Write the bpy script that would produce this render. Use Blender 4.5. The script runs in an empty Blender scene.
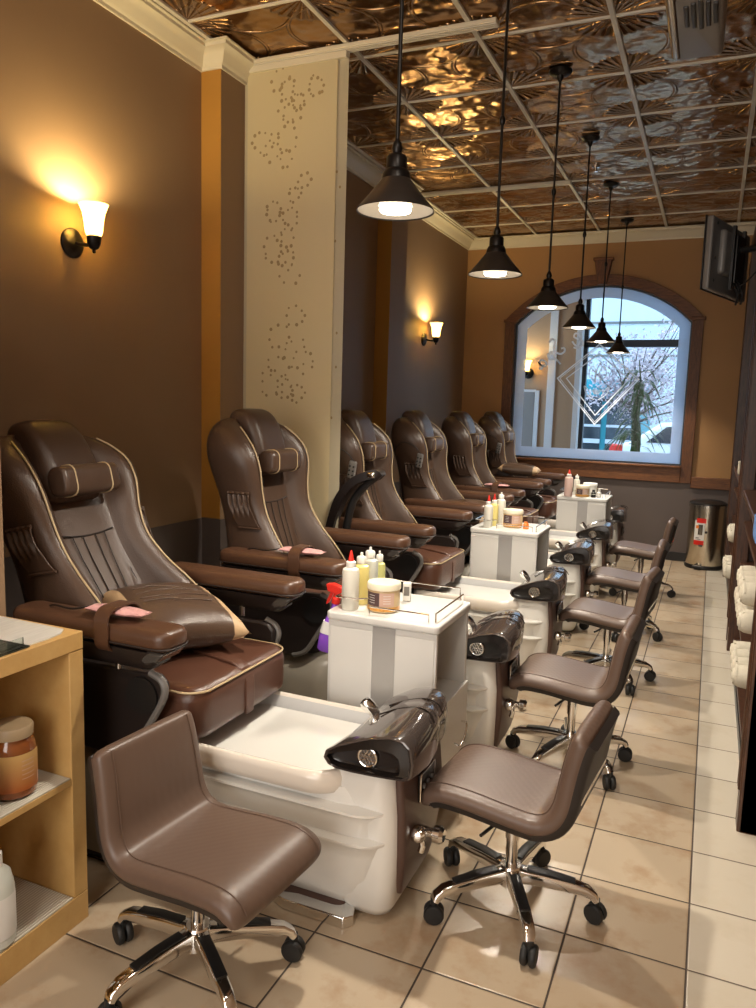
import bpy, math, random
from mathutils import Vector, Matrix
random.seed(7)
scene = bpy.context.scene
COL = scene.collection
pi = math.pi

# ------------------------------------------------------------------ camera
F_PX = 765.0
cam_d = bpy.data.cameras.new('camera')
cam = bpy.data.objects.new('camera', cam_d); COL.objects.link(cam)
cam_d.sensor_fit = 'VERTICAL'; cam_d.sensor_height = 36.0; cam_d.lens = 36.0 * F_PX / 1008.0
cam_d.clip_start = 0.05; cam_d.clip_end = 200
yv = Vector((714 - 378, 414 - 504, F_PX)).normalized()            # room axes seen in camera space (right, down, forward)
dxv = -175.0
dyv = -((714 - 378) * dxv + F_PX * F_PX) / (414 - 504)
zv = -Vector((dxv, dyv, F_PX)).normalized()
xv = yv.cross(zv)
rows = [xv, yv, zv]
M = Matrix.Identity(4)
for i in range(3):
    M[i][0] = rows[i][0]; M[i][1] = -rows[i][1]; M[i][2] = -rows[i][2]
M[0][3], M[1][3], M[2][3] = 0.0, 0.0, 1.5
cam.matrix_world = M
scene.camera = cam

# ------------------------------------------------------------------ view, world, large lights
vs = scene.view_settings
scene.display_settings.display_device = 'sRGB'
vs.view_transform = 'Standard'; vs.look = 'None'; vs.gamma = 1.0; vs.use_curve_mapping = False
vs.exposure = 1.32
SKY_STRENGTH = 1.4
PENDANT_POWER = 37.0
SCONCE_POWER = 13.0
CEIL_FILL_POWER = 8.0
world = bpy.data.worlds.new('world'); scene.world = world
world.use_nodes = True
bg = world.node_tree.nodes['Background']
bg.inputs[0].default_value = (0.55, 0.78, 1.0, 1); bg.inputs[1].default_value = SKY_STRENGTH

def area(name, loc, size, power, color, rot=(0, 0, 0), sy=None):
    l = bpy.data.lights.new(name, 'AREA'); l.energy = power; l.color = color; l.size = size
    if sy: l.shape = 'RECTANGLE'; l.size_y = sy
    o = bpy.data.objects.new(name, l); COL.objects.link(o); o.location = loc; o.rotation_euler = rot
    return o
# unseen fill lamps added at ceiling height, behind and over the camera
area('ceiling_fill', (-0.9, -0.6, 3.18), 0.5, CEIL_FILL_POWER, (1.0, 0.90, 0.77))
area('ceiling_fill', (-0.2, -1.8, 3.18), 0.5, CEIL_FILL_POWER, (1.0, 0.90, 0.77))
area('ceiling_fill', (-0.1, 0.9, 3.18), 0.4, CEIL_FILL_POWER * 0.7, (1.0, 0.90, 0.77))
# added fill panel behind the camera, stands in for entrance daylight
area('front_fill', (-0.9, -2.9, 1.7), 2.6, 46.0, (1.0, 0.95, 0.88), (math.radians(90), 0, math.radians(0)), 2.4)
# daylight over the street
sun_d = bpy.data.lights.new('sun', 'SUN'); sun_d.energy = 1.2; sun_d.angle = 0.6; sun_d.color = (0.9, 0.95, 1.0)
sun = bpy.data.objects.new('sun', sun_d); COL.objects.link(sun); sun.rotation_euler = (math.radians(-38), math.radians(12), 0)

# ------------------------------------------------------------------ materials
def lin(c):
    if isinstance(c, str):
        c = [int(c[i:i + 2], 16) / 255 for i in (1, 3, 5)]
        return tuple((v / 12.92) if v <= 0.04045 else ((v + 0.055) / 1.055) ** 2.4 for v in c)
    return tuple(c)

class NT:
    def __init__(self, name):
        self.m = bpy.data.materials.new(name); self.m.use_nodes = True
        self.t = self.m.node_tree; self.b = self.t.nodes['Principled BSDF']; self.out = self.t.nodes['Material Output']
    def node(self, typ, **kw):
        n = self.t.nodes.new(typ)
        for k, v in kw.items(): setattr(n, k, v)
        return n
    def link(self, a, b): self.t.links.new(a, b)
    def put(self, sock, v):
        if hasattr(v, 'is_output') or isinstance(v, bpy.types.NodeSocket): self.link(v, sock)
        else: sock.default_value = v
    def math(self, op, a, b=None, c=None):
        n = self.node('ShaderNodeMath', operation=op)
        self.put(n.inputs[0], a)
        if b is not None: self.put(n.inputs[1], b)
        if c is not None: self.put(n.inputs[2], c)
        return n.outputs[0]
    def mix(self, f, a, b):
        n = self.node('ShaderNodeMix', data_type='RGBA')
        self.put(n.inputs[0], f)
        self.put(n.inputs[6], a if isinstance(a, bpy.types.NodeSocket) else (*a, 1)); self.put(n.inputs[7], b if isinstance(b, bpy.types.NodeSocket) else (*b, 1))
        return n.outputs[2]
    def noise(self, scale, detail=3, vec=None, rough=0.5):
        n = self.node('ShaderNodeTexNoise'); n.inputs['Scale'].default_value = scale; n.inputs['Detail'].default_value = detail
        n.inputs['Roughness'].default_value = rough
        if vec is not None: self.link(vec, n.inputs['Vector'])
        return n.outputs[0]
    def obj(self): return self.node('ShaderNodeTexCoord').outputs['Object']
    def pos(self): return self.node('ShaderNodeNewGeometry').outputs['Position']
    def xyz(self, v):
        n = self.node('ShaderNodeSeparateXYZ'); self.link(v, n.inputs[0]); return n.outputs
    def mapping(self, v, scale):
        n = self.node('ShaderNodeMapping'); self.link(v, n.inputs[0]); n.inputs['Scale'].default_value = scale; return n.outputs[0]
    def bump(self, h, strength=0.3, dist=0.01):
        n = self.node('ShaderNodeBump'); n.inputs['Strength'].default_value = strength; n.inputs['Distance'].default_value = dist
        self.link(h, n.inputs['Height']); self.link(n.outputs[0], self.b.inputs['Normal'])
    def set(self, color=None, rough=None, metal=None, **kw):
        if color is not None: self.put(self.b.inputs['Base Color'], color if isinstance(color, bpy.types.NodeSocket) else (*lin(color), 1))
        if rough is not None: self.put(self.b.inputs['Roughness'], rough)
        if metal is not None: self.b.inputs['Metallic'].default_value = metal
        for k, v in kw.items(): self.b.inputs[k.replace('_', ' ')].default_value = v
        return self

def simple(name, color, rough=0.5, metal=0.0, noise=0.0, nscale=30, bump=0.0, bscale=200, **kw):
    n = NT(name); c = lin(color)
    if noise:
        f = n.noise(nscale, 4, n.obj())
        n.set(n.mix(f, tuple(v * (1 - noise) for v in c), tuple(min(1, v * (1 + noise)) for v in c)), rough, metal, **kw)
    else: n.set(c, rough, metal, **kw)
    if bump: n.bump(n.noise(bscale, 3, n.obj()), bump, 0.004)
    return n.m

def wood(name, c1, c2, rough=0.4, scale=(3, 3, 40), bump=0.1):
    n = NT(name); v = n.mapping(n.obj(), scale)
    a = n.noise(2.0, 6, v, 0.65); b = n.noise(9.0, 4, v, 0.7)
    f = n.math('ADD', n.math('MULTIPLY', a, 0.7), n.math('MULTIPLY', b, 0.4))
    r = n.node('ShaderNodeMapRange'); n.link(f, r.inputs[0]); r.inputs[1].default_value = 0.38; r.inputs[2].default_value = 0.72
    n.set(n.mix(r.outputs[0], lin(c1), lin(c2)), rough); n.bump(f, bump, 0.003)
    return n.m

MT = {}
MT['leather'] = simple('brown_leather', (0.070, 0.040, 0.026), 0.36, 0, 0.18, 8, 0.25, 260)
MT['seat_leather'] = simple('reddish_brown_leather', (0.085, 0.036, 0.022), 0.30, 0, 0.15, 8, 0.2, 260)
MT['arm_leather'] = simple('armrest_leather', (0.085, 0.040, 0.022), 0.33, 0, 0.15, 8, 0.2, 260)
MT['stool_leather'] = simple('taupe_leather', (0.115, 0.072, 0.052), 0.42, 0, 0.10, 10, 0.25, 300)
MT['stool_shell'] = simple('stool_underside', (0.018, 0.013, 0.011), 0.5)
MT['piping'] = simple('cream_piping', (0.50, 0.38, 0.22), 0.5)
MT['seam'] = simple('dark_seam', (0.02, 0.012, 0.009), 0.6)
MT['black'] = simple('black_plastic', (0.012, 0.011, 0.011), 0.35)
MT['chair_black'] = simple('dark_brown_plastic', (0.016, 0.011, 0.010), 0.38)
MT['rubber'] = simple('black_rubber', (0.010, 0.010, 0.010), 0.55)
MT['chrome'] = simple('chrome', (0.80, 0.79, 0.77), 0.10, 1.0)
MT['steel'] = simple('brushed_steel', (0.55, 0.52, 0.47), 0.25, 1.0)
MT['arm_cap'] = simple('smoke_cap', (0.06, 0.055, 0.05), 0.18, 0, Coat_Weight=0.5)
MT['greyplastic'] = simple('grey_plastic', (0.16, 0.15, 0.14), 0.35)
MT['beige_shell'] = simple('beige_base_shell', (0.30, 0.27, 0.22), 0.4)
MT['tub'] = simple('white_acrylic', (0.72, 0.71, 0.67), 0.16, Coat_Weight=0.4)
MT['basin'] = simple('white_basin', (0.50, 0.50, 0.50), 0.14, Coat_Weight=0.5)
MT['rim'] = simple('cream_rim', (0.72, 0.66, 0.58), 0.22, Coat_Weight=0.3)
MT['console'] = simple('glossy_smoke_plastic', (0.055, 0.043, 0.038), 0.12, 0, Coat_Weight=0.6)
MT['console_dark'] = simple('console_black', (0.014, 0.011, 0.010), 0.18)
MT['brown_panel'] = simple('brown_panel', (0.075, 0.040, 0.030), 0.35)
MT['cart'] = simple('white_laminate', (0.66, 0.655, 0.63), 0.28)
MT['cart_panel'] = simple('white_panel', (0.66, 0.65, 0.62), 0.3)
MT['cart_strip'] = simple('silver_strip', (0.42, 0.41, 0.40), 0.35, 0.5)
MT['shelfwood'] = wood('birch_laminate', (0.50, 0.30, 0.10), (0.58, 0.37, 0.14), 0.45, (3, 3, 3), 0.02)
MT['oak'] = wood('oak_trim', (0.060, 0.020, 0.006), (0.24, 0.085, 0.020), 0.5, (6, 20, 55), 0.2)
MT['oakv'] = wood('oak_trim_vertical', (0.050, 0.017, 0.005), (0.20, 0.070, 0.018), 0.5, (55, 20, 6), 0.2)
MT['darkwood'] = wood('dark_walnut', (0.018, 0.007, 0.004), (0.105, 0.040, 0.017), 0.38, (40, 40, 4), 0.1)
MT['ivory'] = simple('ivory_paint', (0.66, 0.60, 0.47), 0.45)
MT['tbar'] = simple('ceiling_grid_paint', (0.62, 0.58, 0.50), 0.4)
MT['black_metal'] = simple('black_metal', (0.014, 0.012, 0.011), 0.35, 0.6)
MT['shade_out'] = simple('pendant_shade_bronze', (0.032, 0.027, 0.024), 0.35, 0.3)
MT['shade_in'] = simple('pendant_shade_white', (0.55, 0.52, 0.47), 0.5)
MT['white'] = simple('white_plastic', (0.75, 0.74, 0.70), 0.4)
MT['lampwhite'] = simple('lamp_body', (0.8, 0.78, 0.74), 0.4)
MT['bottle_white'] = simple('milky_bottle', (0.68, 0.66, 0.58), 0.35, Transmission_Weight=0.0)
MT['bottle_yellow'] = simple('yellow_bottle', (0.72, 0.62, 0.22), 0.35)
MT['bottle_grey'] = simple('pale_grey_bottle', (0.55, 0.57, 0.52), 0.35)
MT['bottle_green'] = simple('yellow_green_bottle', (0.58, 0.58, 0.22), 0.35)
MT['bottle_pink'] = simple('pale_pink_bottle', (0.72, 0.52, 0.46), 0.35)
MT['red'] = simple('red_plastic', (0.65, 0.025, 0.015), 0.35)
MT['peach'] = simple('peach_jar', (0.62, 0.46, 0.26), 0.2, Coat_Weight=0.4)
MT['grains'] = simple('orange_grains', (0.60, 0.28, 0.05), 0.4, 0, 0.6, 160)
MT['orange'] = simple('orange_plastic', (0.75, 0.20, 0.02), 0.35)
MT['cap'] = simple('cream_cap', (0.74, 0.68, 0.52), 0.4)
MT['label_brown'] = simple('label_plum', (0.085, 0.045, 0.045), 0.5)
MT['label_pink'] = simple('label_rose', (0.55, 0.36, 0.28), 0.5)
MT['label_white'] = simple('label_white', (0.70, 0.69, 0.66), 0.5)
MT['ink'] = simple('print_ink', (0.10, 0.08, 0.08), 0.6)
MT['purple'] = simple('purple_liquid', (0.26, 0.09, 0.62), 0.12, Coat_Weight=0.5)
MT['blue'] = simple('blue_plastic', (0.03, 0.16, 0.50), 0.4)
MT['towel'] = simple('cream_terry_towel', (0.62, 0.57, 0.46), 0.9, 0, 0.12, 60, 0.6, 300)
MT['bluestripe'] = simple('blue_towel', (0.12, 0.25, 0.55), 0.8)
MT['pinkfilm'] = simple('pink_film', (0.66, 0.36, 0.35), 0.28, 0, 0.35, 70, 0.8, 90)
MT['pillow_brown'] = simple('pillow_brown', (0.080, 0.048, 0.032), 0.32, 0, 0.2, 12, 0.25, 200)
MT['pillow_beige'] = simple('pillow_beige', (0.50, 0.34, 0.19), 0.55)
MT['paper'] = wood('pale_woodgrain_paper', (0.52, 0.50, 0.46), (0.66, 0.64, 0.59), 0.55, (60, 4, 4), 0.0)
MT['leaf'] = simple('plant_leaf', (0.05, 0.12, 0.03), 0.4)
MT['stalk'] = simple('plant_stalk', (0.06, 0.09, 0.03), 0.5)
MT['carwhite'] = simple('car_paint', (0.75, 0.76, 0.78), 0.2, Coat_Weight=0.5)
MT['darkglass'] = simple('dark_glass', (0.02, 0.03, 0.04), 0.08)
MT['teal'] = simple('teal_shopfront', (0.02, 0.30, 0.36), 0.45)
MT['concrete'] = simple('street_concrete', (0.42, 0.43, 0.44), 0.8, 0, 0.1, 8)
MT['asphalt'] = simple('asphalt', (0.20, 0.21, 0.22), 0.85, 0, 0.15, 20)
MT['bldg'] = simple('pale_building', (0.60, 0.64, 0.66), 0.7, 0, 0.05, 3)
MT['blossom'] = simple('tree_blossom', (0.46, 0.38, 0.40), 0.8, 0, 0.4, 4)
MT['bark'] = simple('tree_bark', (0.10, 0.075, 0.06), 0.9)
MT['lobbywall'] = simple('tan_lobby_paint', (0.40, 0.27, 0.17), 0.7)
MT['lobbygrey'] = simple('grey_lobby_paint', (0.26, 0.24, 0.23), 0.7)
MT['whitetrim'] = simple('white_trim_paint', (0.66, 0.68, 0.72), 0.5)
MT['frame_black'] = simple('black_window_frame', (0.015, 0.018, 0.025), 0.4)

def emit(name, color, strength, base=(0.8, 0.75, 0.65)):
    n = NT(name); n.set(base, 0.4)
    n.b.inputs['Emission Color'].default_value = (*color, 1); n.b.inputs['Emission Strength'].default_value = strength
    return n.m
MT['bulb'] = emit('lamp_lens_lit', (1.0, 0.86, 0.66), 9.0)
MT['bulb_ring'] = emit('lamp_collar_lit', (1.0, 0.84, 0.62), 0.7)

def make_sconce_glass():
    n = NT('frosted_sconce_glass')
    tr = n.node('ShaderNodeBsdfTranslucent'); tr.inputs[0].default_value = (0.95, 0.80, 0.45, 1)
    em = n.node('ShaderNodeEmission'); em.inputs[0].default_value = (1.0, 0.66, 0.16, 1); em.inputs[1].default_value = 0.9
    a = n.node('ShaderNodeAddShader'); n.link(tr.outputs[0], a.inputs[0]); n.link(em.outputs[0], a.inputs[1])
    n.link(a.outputs[0], n.out.inputs[0]); return n.m
MT['sconce_glass'] = make_sconce_glass()

def thin_glass(name, tint, refl):
    n = NT(name)
    tr = n.node('ShaderNodeBsdfTransparent'); tr.inputs[0].default_value = (*tint, 1)
    gl = n.node('ShaderNodeBsdfGlossy'); gl.inputs['Roughness'].default_value = 0.02
    fr = n.node('ShaderNodeLayerWeight'); fr.inputs[0].default_value = refl
    mx = n.node('ShaderNodeMixShader'); n.link(fr.outputs['Fresnel'], mx.inputs[0])
    n.link(tr.outputs[0], mx.inputs[1]); n.link(gl.outputs[0], mx.inputs[2]); n.link(mx.outputs[0], n.out.inputs[0])
    return n.m
MT['glass'] = thin_glass('window_glass', (0.96, 0.98, 1.0), 0.12)
MT['clear'] = thin_glass('clear_acrylic', (0.88, 0.92, 0.90), 0.25)
MT['jar_lid'] = simple('tan_jar_lid', (0.32, 0.235, 0.14), 0.45)
MT['amber'] = simple('amber_jar', (0.20, 0.060, 0.016), 0.10, Coat_Weight=0.6)

def make_frost(name='frosted_glass_film', tr=(0.90, 0.93, 1.0)):
    n = NT(name)
    tl = n.node('ShaderNodeBsdfTranslucent'); tl.inputs[0].default_value = (*tr, 1)
    df = n.node('ShaderNodeBsdfDiffuse'); df.inputs[0].default_value = (0.50, 0.55, 0.66, 1)
    tp = n.node('ShaderNodeBsdfTransparent'); tp.inputs[0].default_value = (0.8, 0.88, 1.0, 1)
    a = n.node('ShaderNodeMixShader'); a.inputs[0].default_value = 0.22; n.link(tl.outputs[0], a.inputs[1]); n.link(df.outputs[0], a.inputs[2])
    b = n.node('ShaderNodeMixShader'); b.inputs[0].default_value = 0.20; n.link(a.outputs[0], b.inputs[1]); n.link(tp.outputs[0], b.inputs[2])
    n.link(b.outputs[0], n.out.inputs[0]); return n.m
MT['frost'] = make_frost()
def make_etch():
    n = NT('etched_glass')
    tl = n.node('ShaderNodeBsdfTranslucent'); tl.inputs[0].default_value = (0.95, 0.97, 1.0, 1)
    df = n.node('ShaderNodeBsdfDiffuse'); df.inputs[0].default_value = (0.88, 0.90, 0.94, 1)
    a = n.node('ShaderNodeMixShader'); a.inputs[0].default_value = 0.55; n.link(tl.outputs[0], a.inputs[1]); n.link(df.outputs[0], a.inputs[2])
    n.link(a.outputs[0], n.out.inputs[0]); return n.m
MT['etch'] = make_etch()

def fabric(name, col, transp):
    n = NT(name)
    tl = n.node('ShaderNodeBsdfTranslucent'); tl.inputs[0].default_value = (*col, 1)
    df = n.node('ShaderNodeBsdfDiffuse'); df.inputs[0].default_value = (*col, 1)
    tp = n.node('ShaderNodeBsdfTransparent')
    a = n.node('ShaderNodeMixShader'); a.inputs[0].default_value = 0.65; n.link(tl.outputs[0], a.inputs[1]); n.link(df.outputs[0], a.inputs[2])
    b = n.node('ShaderNodeMixShader'); b.inputs[0].default_value = transp; n.link(a.outputs[0], b.inputs[1]); n.link(tp.outputs[0], b.inputs[2])
    n.link(b.outputs[0], n.out.inputs[0]); return n.m
MT['curtain'] = fabric('cream_curtain_fabric', (0.80, 0.70, 0.46), 0.05)
MT['sheer'] = fabric('cream_sheer_fabric', (0.80, 0.72, 0.52), 0.22)
MT['dots'] = simple('burnt_out_dots', (0.36, 0.26, 0.12), 0.8)

def paint_wall(name, c):
    n = NT(name); f = n.noise(3.0, 3, n.pos())
    n.set(n.mix(f, tuple(v * 0.94 for v in c), tuple(v * 1.06 for v in c)), 0.62); n.bump(n.noise(220, 2, n.pos()), 0.08, 0.002)
    return n.m
MT['wall'] = paint_wall('mocha_wall_paint', (0.29, 0.185, 0.105))
MT['wallback'] = paint_wall('ochre_wall_paint', (0.38, 0.205, 0.078))
MT['side_glow'] = paint_wall('painted_sconce_glow', (0.42, 0.20, 0.03))  # warm sconce light painted into the colour of the pilaster sides
MT['dado'] = paint_wall('taupe_dado_paint', (0.105, 0.082, 0.074))

def make_floor(name, x0, wx, y0, wy, c1, c2, stain, grout):
    n = NT(name); p = n.xyz(n.pos())
    u = n.math('DIVIDE', n.math('SUBTRACT', p[0], x0), wx); v = n.math('DIVIDE', n.math('SUBTRACT', p[1], y0), wy)
    cell = n.node('ShaderNodeCombineXYZ'); n.link(n.math('FLOOR', u), cell.inputs[0]); n.link(n.math('FLOOR', v), cell.inputs[1])
    wn = n.node('ShaderNodeTexWhiteNoise', noise_dimensions='3D'); n.link(cell.outputs[0], wn.inputs['Vector'])
    off = n.node('ShaderNodeVectorMath', operation='MULTIPLY_ADD'); n.link(wn.outputs['Color'], off.inputs[0]); off.inputs[1].default_value = (9, 9, 9)
    n.link(n.pos(), off.inputs[2])
    cloud = n.noise(6.0, 6, off.outputs[0], 0.62)
    mp = n.node('ShaderNodeMapRange'); n.link(cloud, mp.inputs[0]); mp.inputs[1].default_value = 0.50; mp.inputs[2].default_value = 0.72
    base = n.mix(wn.outputs['Value'], c1, c2)
    col = n.mix(n.math('MULTIPLY', mp.outputs[0], 0.6), base, stain)
    def edge(a, w):
        fr = n.math('FRACT', a); d = n.math('MINIMUM', fr, n.math('SUBTRACT', 1.0, fr)); return n.math('MULTIPLY', d, w)
    d = n.math('MINIMUM', edge(u, wx), edge(v, wy))
    g = n.math('LESS_THAN', d, 0.0028)
    n.set(n.mix(g, col, grout), n.math('ADD', 0.26, n.math('MULTIPLY', g, 0.5)))
    sm = n.node('ShaderNodeMapRange'); n.link(d, sm.inputs[0]); sm.inputs[1].default_value = 0.0015; sm.inputs[2].default_value = 0.006
    n.bump(n.math('ADD', sm.outputs[0], n.math('MULTIPLY', cloud, 0.15)), 0.5, 0.003)
    return n.m
MT['floor'] = make_floor('beige_floor_tile', 0.05, 0.326, 2.094, 0.309, (0.46, 0.36, 0.25), (0.53, 0.43, 0.31), (0.34, 0.19, 0.09), (0.055, 0.04, 0.03))
MT['border'] = make_floor('cream_border_tile', 0.05, 0.309, 2.094, 0.309, (0.58, 0.52, 0.42), (0.64, 0.58, 0.48), (0.54, 0.47, 0.36), (0.12, 0.09, 0.07))

def make_tin():
    n = NT('pressed_tin_ceiling'); p = n.xyz(n.pos()); W = 0.639
    u = n.math('FRACT', n.math('DIVIDE', n.math('ADD', p[0], 20 * W + 0.57), W)); v = n.math('FRACT', n.math('DIVIDE', n.math('ADD', p[1], 20 * W - 3.89), W))
    uu = n.math('SUBTRACT', u, 0.5); vv = n.math('SUBTRACT', v, 0.5)
    au = n.math('ABSOLUTE', uu); av = n.math('ABSOLUTE', vv)
    def dist(a, b): return n.math('SQRT', n.math('ADD', n.math('MULTIPLY', a, a), n.math('MULTIPLY', b, b)))
    cu = n.math('SUBTRACT', 0.5, au); cv = n.math('SUBTRACT', 0.5, av)
    # scalloped fan at the tile corners
    r = dist(cu, cv); ang = n.math('ARCTAN2', cu, cv)
    def sstep(x, a, b):
        m = n.node('ShaderNodeMapRange', interpolation_type='SMOOTHSTEP'); n.link(x, m.inputs[0]); m.inputs[1].default_value = a; m.inputs[2].default_value = b; return m.outputs[0]
    rays = n.math('ABSOLUTE', n.math('SINE', n.math('MULTIPLY', ang, 14.0)))
    inside = n.math('SUBTRACT', 1.0, sstep(n.math('ADD', r, n.math('MULTIPLY', rays, -0.03)), 0.29, 0.32))
    fan = n.math('MULTIPLY', inside, n.math('ADD', 0.35, n.math('MULTIPLY', rays, n.math('MULTIPLY', r, 4.0))))
    # four-pointed star in the middle, edged by a cord
    e = n.math('MINIMUM', dist(au, cv), dist(cu, av))
    star = sstep(e, 0.36, 0.375); cord = n.math('MULTIPLY', sstep(e, 0.335, 0.348), n.math('SUBTRACT', 1.0, sstep(e, 0.360, 0.375)))
    fine = n.noise(60, 2, n.pos()); lace = n.math('MULTIPLY', star, n.math('MULTIPLY', n.math('GREATER_THAN', fine, 0.52), 0.5))
    rings = n.math('MULTIPLY', n.math('SINE', n.math('MULTIPLY', e, 190.0)), n.math('MULTIPLY', 0.0, n.math('SUBTRACT', 1.0, n.math('MAXIMUM', inside, star))))
    big = n.noise(5.0, 2, n.pos())
    h = n.math('ADD', n.math('ADD', fan, n.math('MULTIPLY', cord, 0.9)), n.math('ADD', n.math('ADD', lace, rings), n.math('MULTIPLY', big, 1.6)))
    dark = n.math('ADD', 0.5, n.math('MULTIPLY', inside, 0.35))
    n.set(n.mix(n.noise(4.0, 3, n.pos()), (0.30, 0.165, 0.070), (0.47, 0.285, 0.14)), 0.25, 1.0)
    n.bump(h, 0.9, 0.03)
    return n.m
MT['tin'] = make_tin()

def make_ribbed():
    n = NT('ribbed_shelf_liner'); p = n.xyz(n.pos())
    s = n.math('SINE', n.math('MULTIPLY', n.math('ADD', n.math('MULTIPLY', p[0], 1.0), n.math('MULTIPLY', p[1], 0.0)), 700.0))
    n.set(n.mix(n.math('MULTIPLY_ADD', s, 0.5, 0.5), (0.40, 0.36, 0.28), (0.68, 0.65, 0.57)), 0.6); n.bump(s, 0.4, 0.002)
    return n.m
MT['liner'] = make_ribbed()
def make_tile_leather():
    n = NT('embossed_taupe_leather'); p = n.xyz(n.obj())
    a = n.math('MULTIPLY', n.math('SINE', n.math('MULTIPLY', p[0], 230.0)), n.math('SINE', n.math('MULTIPLY', p[1], 230.0)))
    f = n.noise(10, 4, n.obj())
    n.set(n.mix(f, (0.105, 0.066, 0.048), (0.128, 0.081, 0.059)), 0.40); n.bump(a, 0.05, 0.003); return n.m
MT['stool_top'] = make_tile_leather()
def make_jar_grad():
    n = NT('amber_label'); p = n.xyz(n.obj())
    r = n.node('ShaderNodeMapRange'); n.link(p[2], r.inputs[0]); r.inputs[1].default_value = 0.03; r.inputs[2].default_value = 0.14
    n.set(n.mix(r.outputs[0], (0.36, 0.10, 0.02), (0.62, 0.42, 0.16)), 0.4); return n.m
MT['amber_label'] = make_jar_grad()
def make_steel_can():
    n = NT('stainless_can'); v = n.mapping(n.obj(), (1, 1, 90)); f = n.noise(12, 2, v)
    n.set((0.62, 0.56, 0.46), n.math('MULTIPLY_ADD', f, 0.1, 0.17), 1.0); n.b.inputs['Anisotropic'].default_value = 0.6; return n.m
MT['can'] = make_steel_can()

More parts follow.
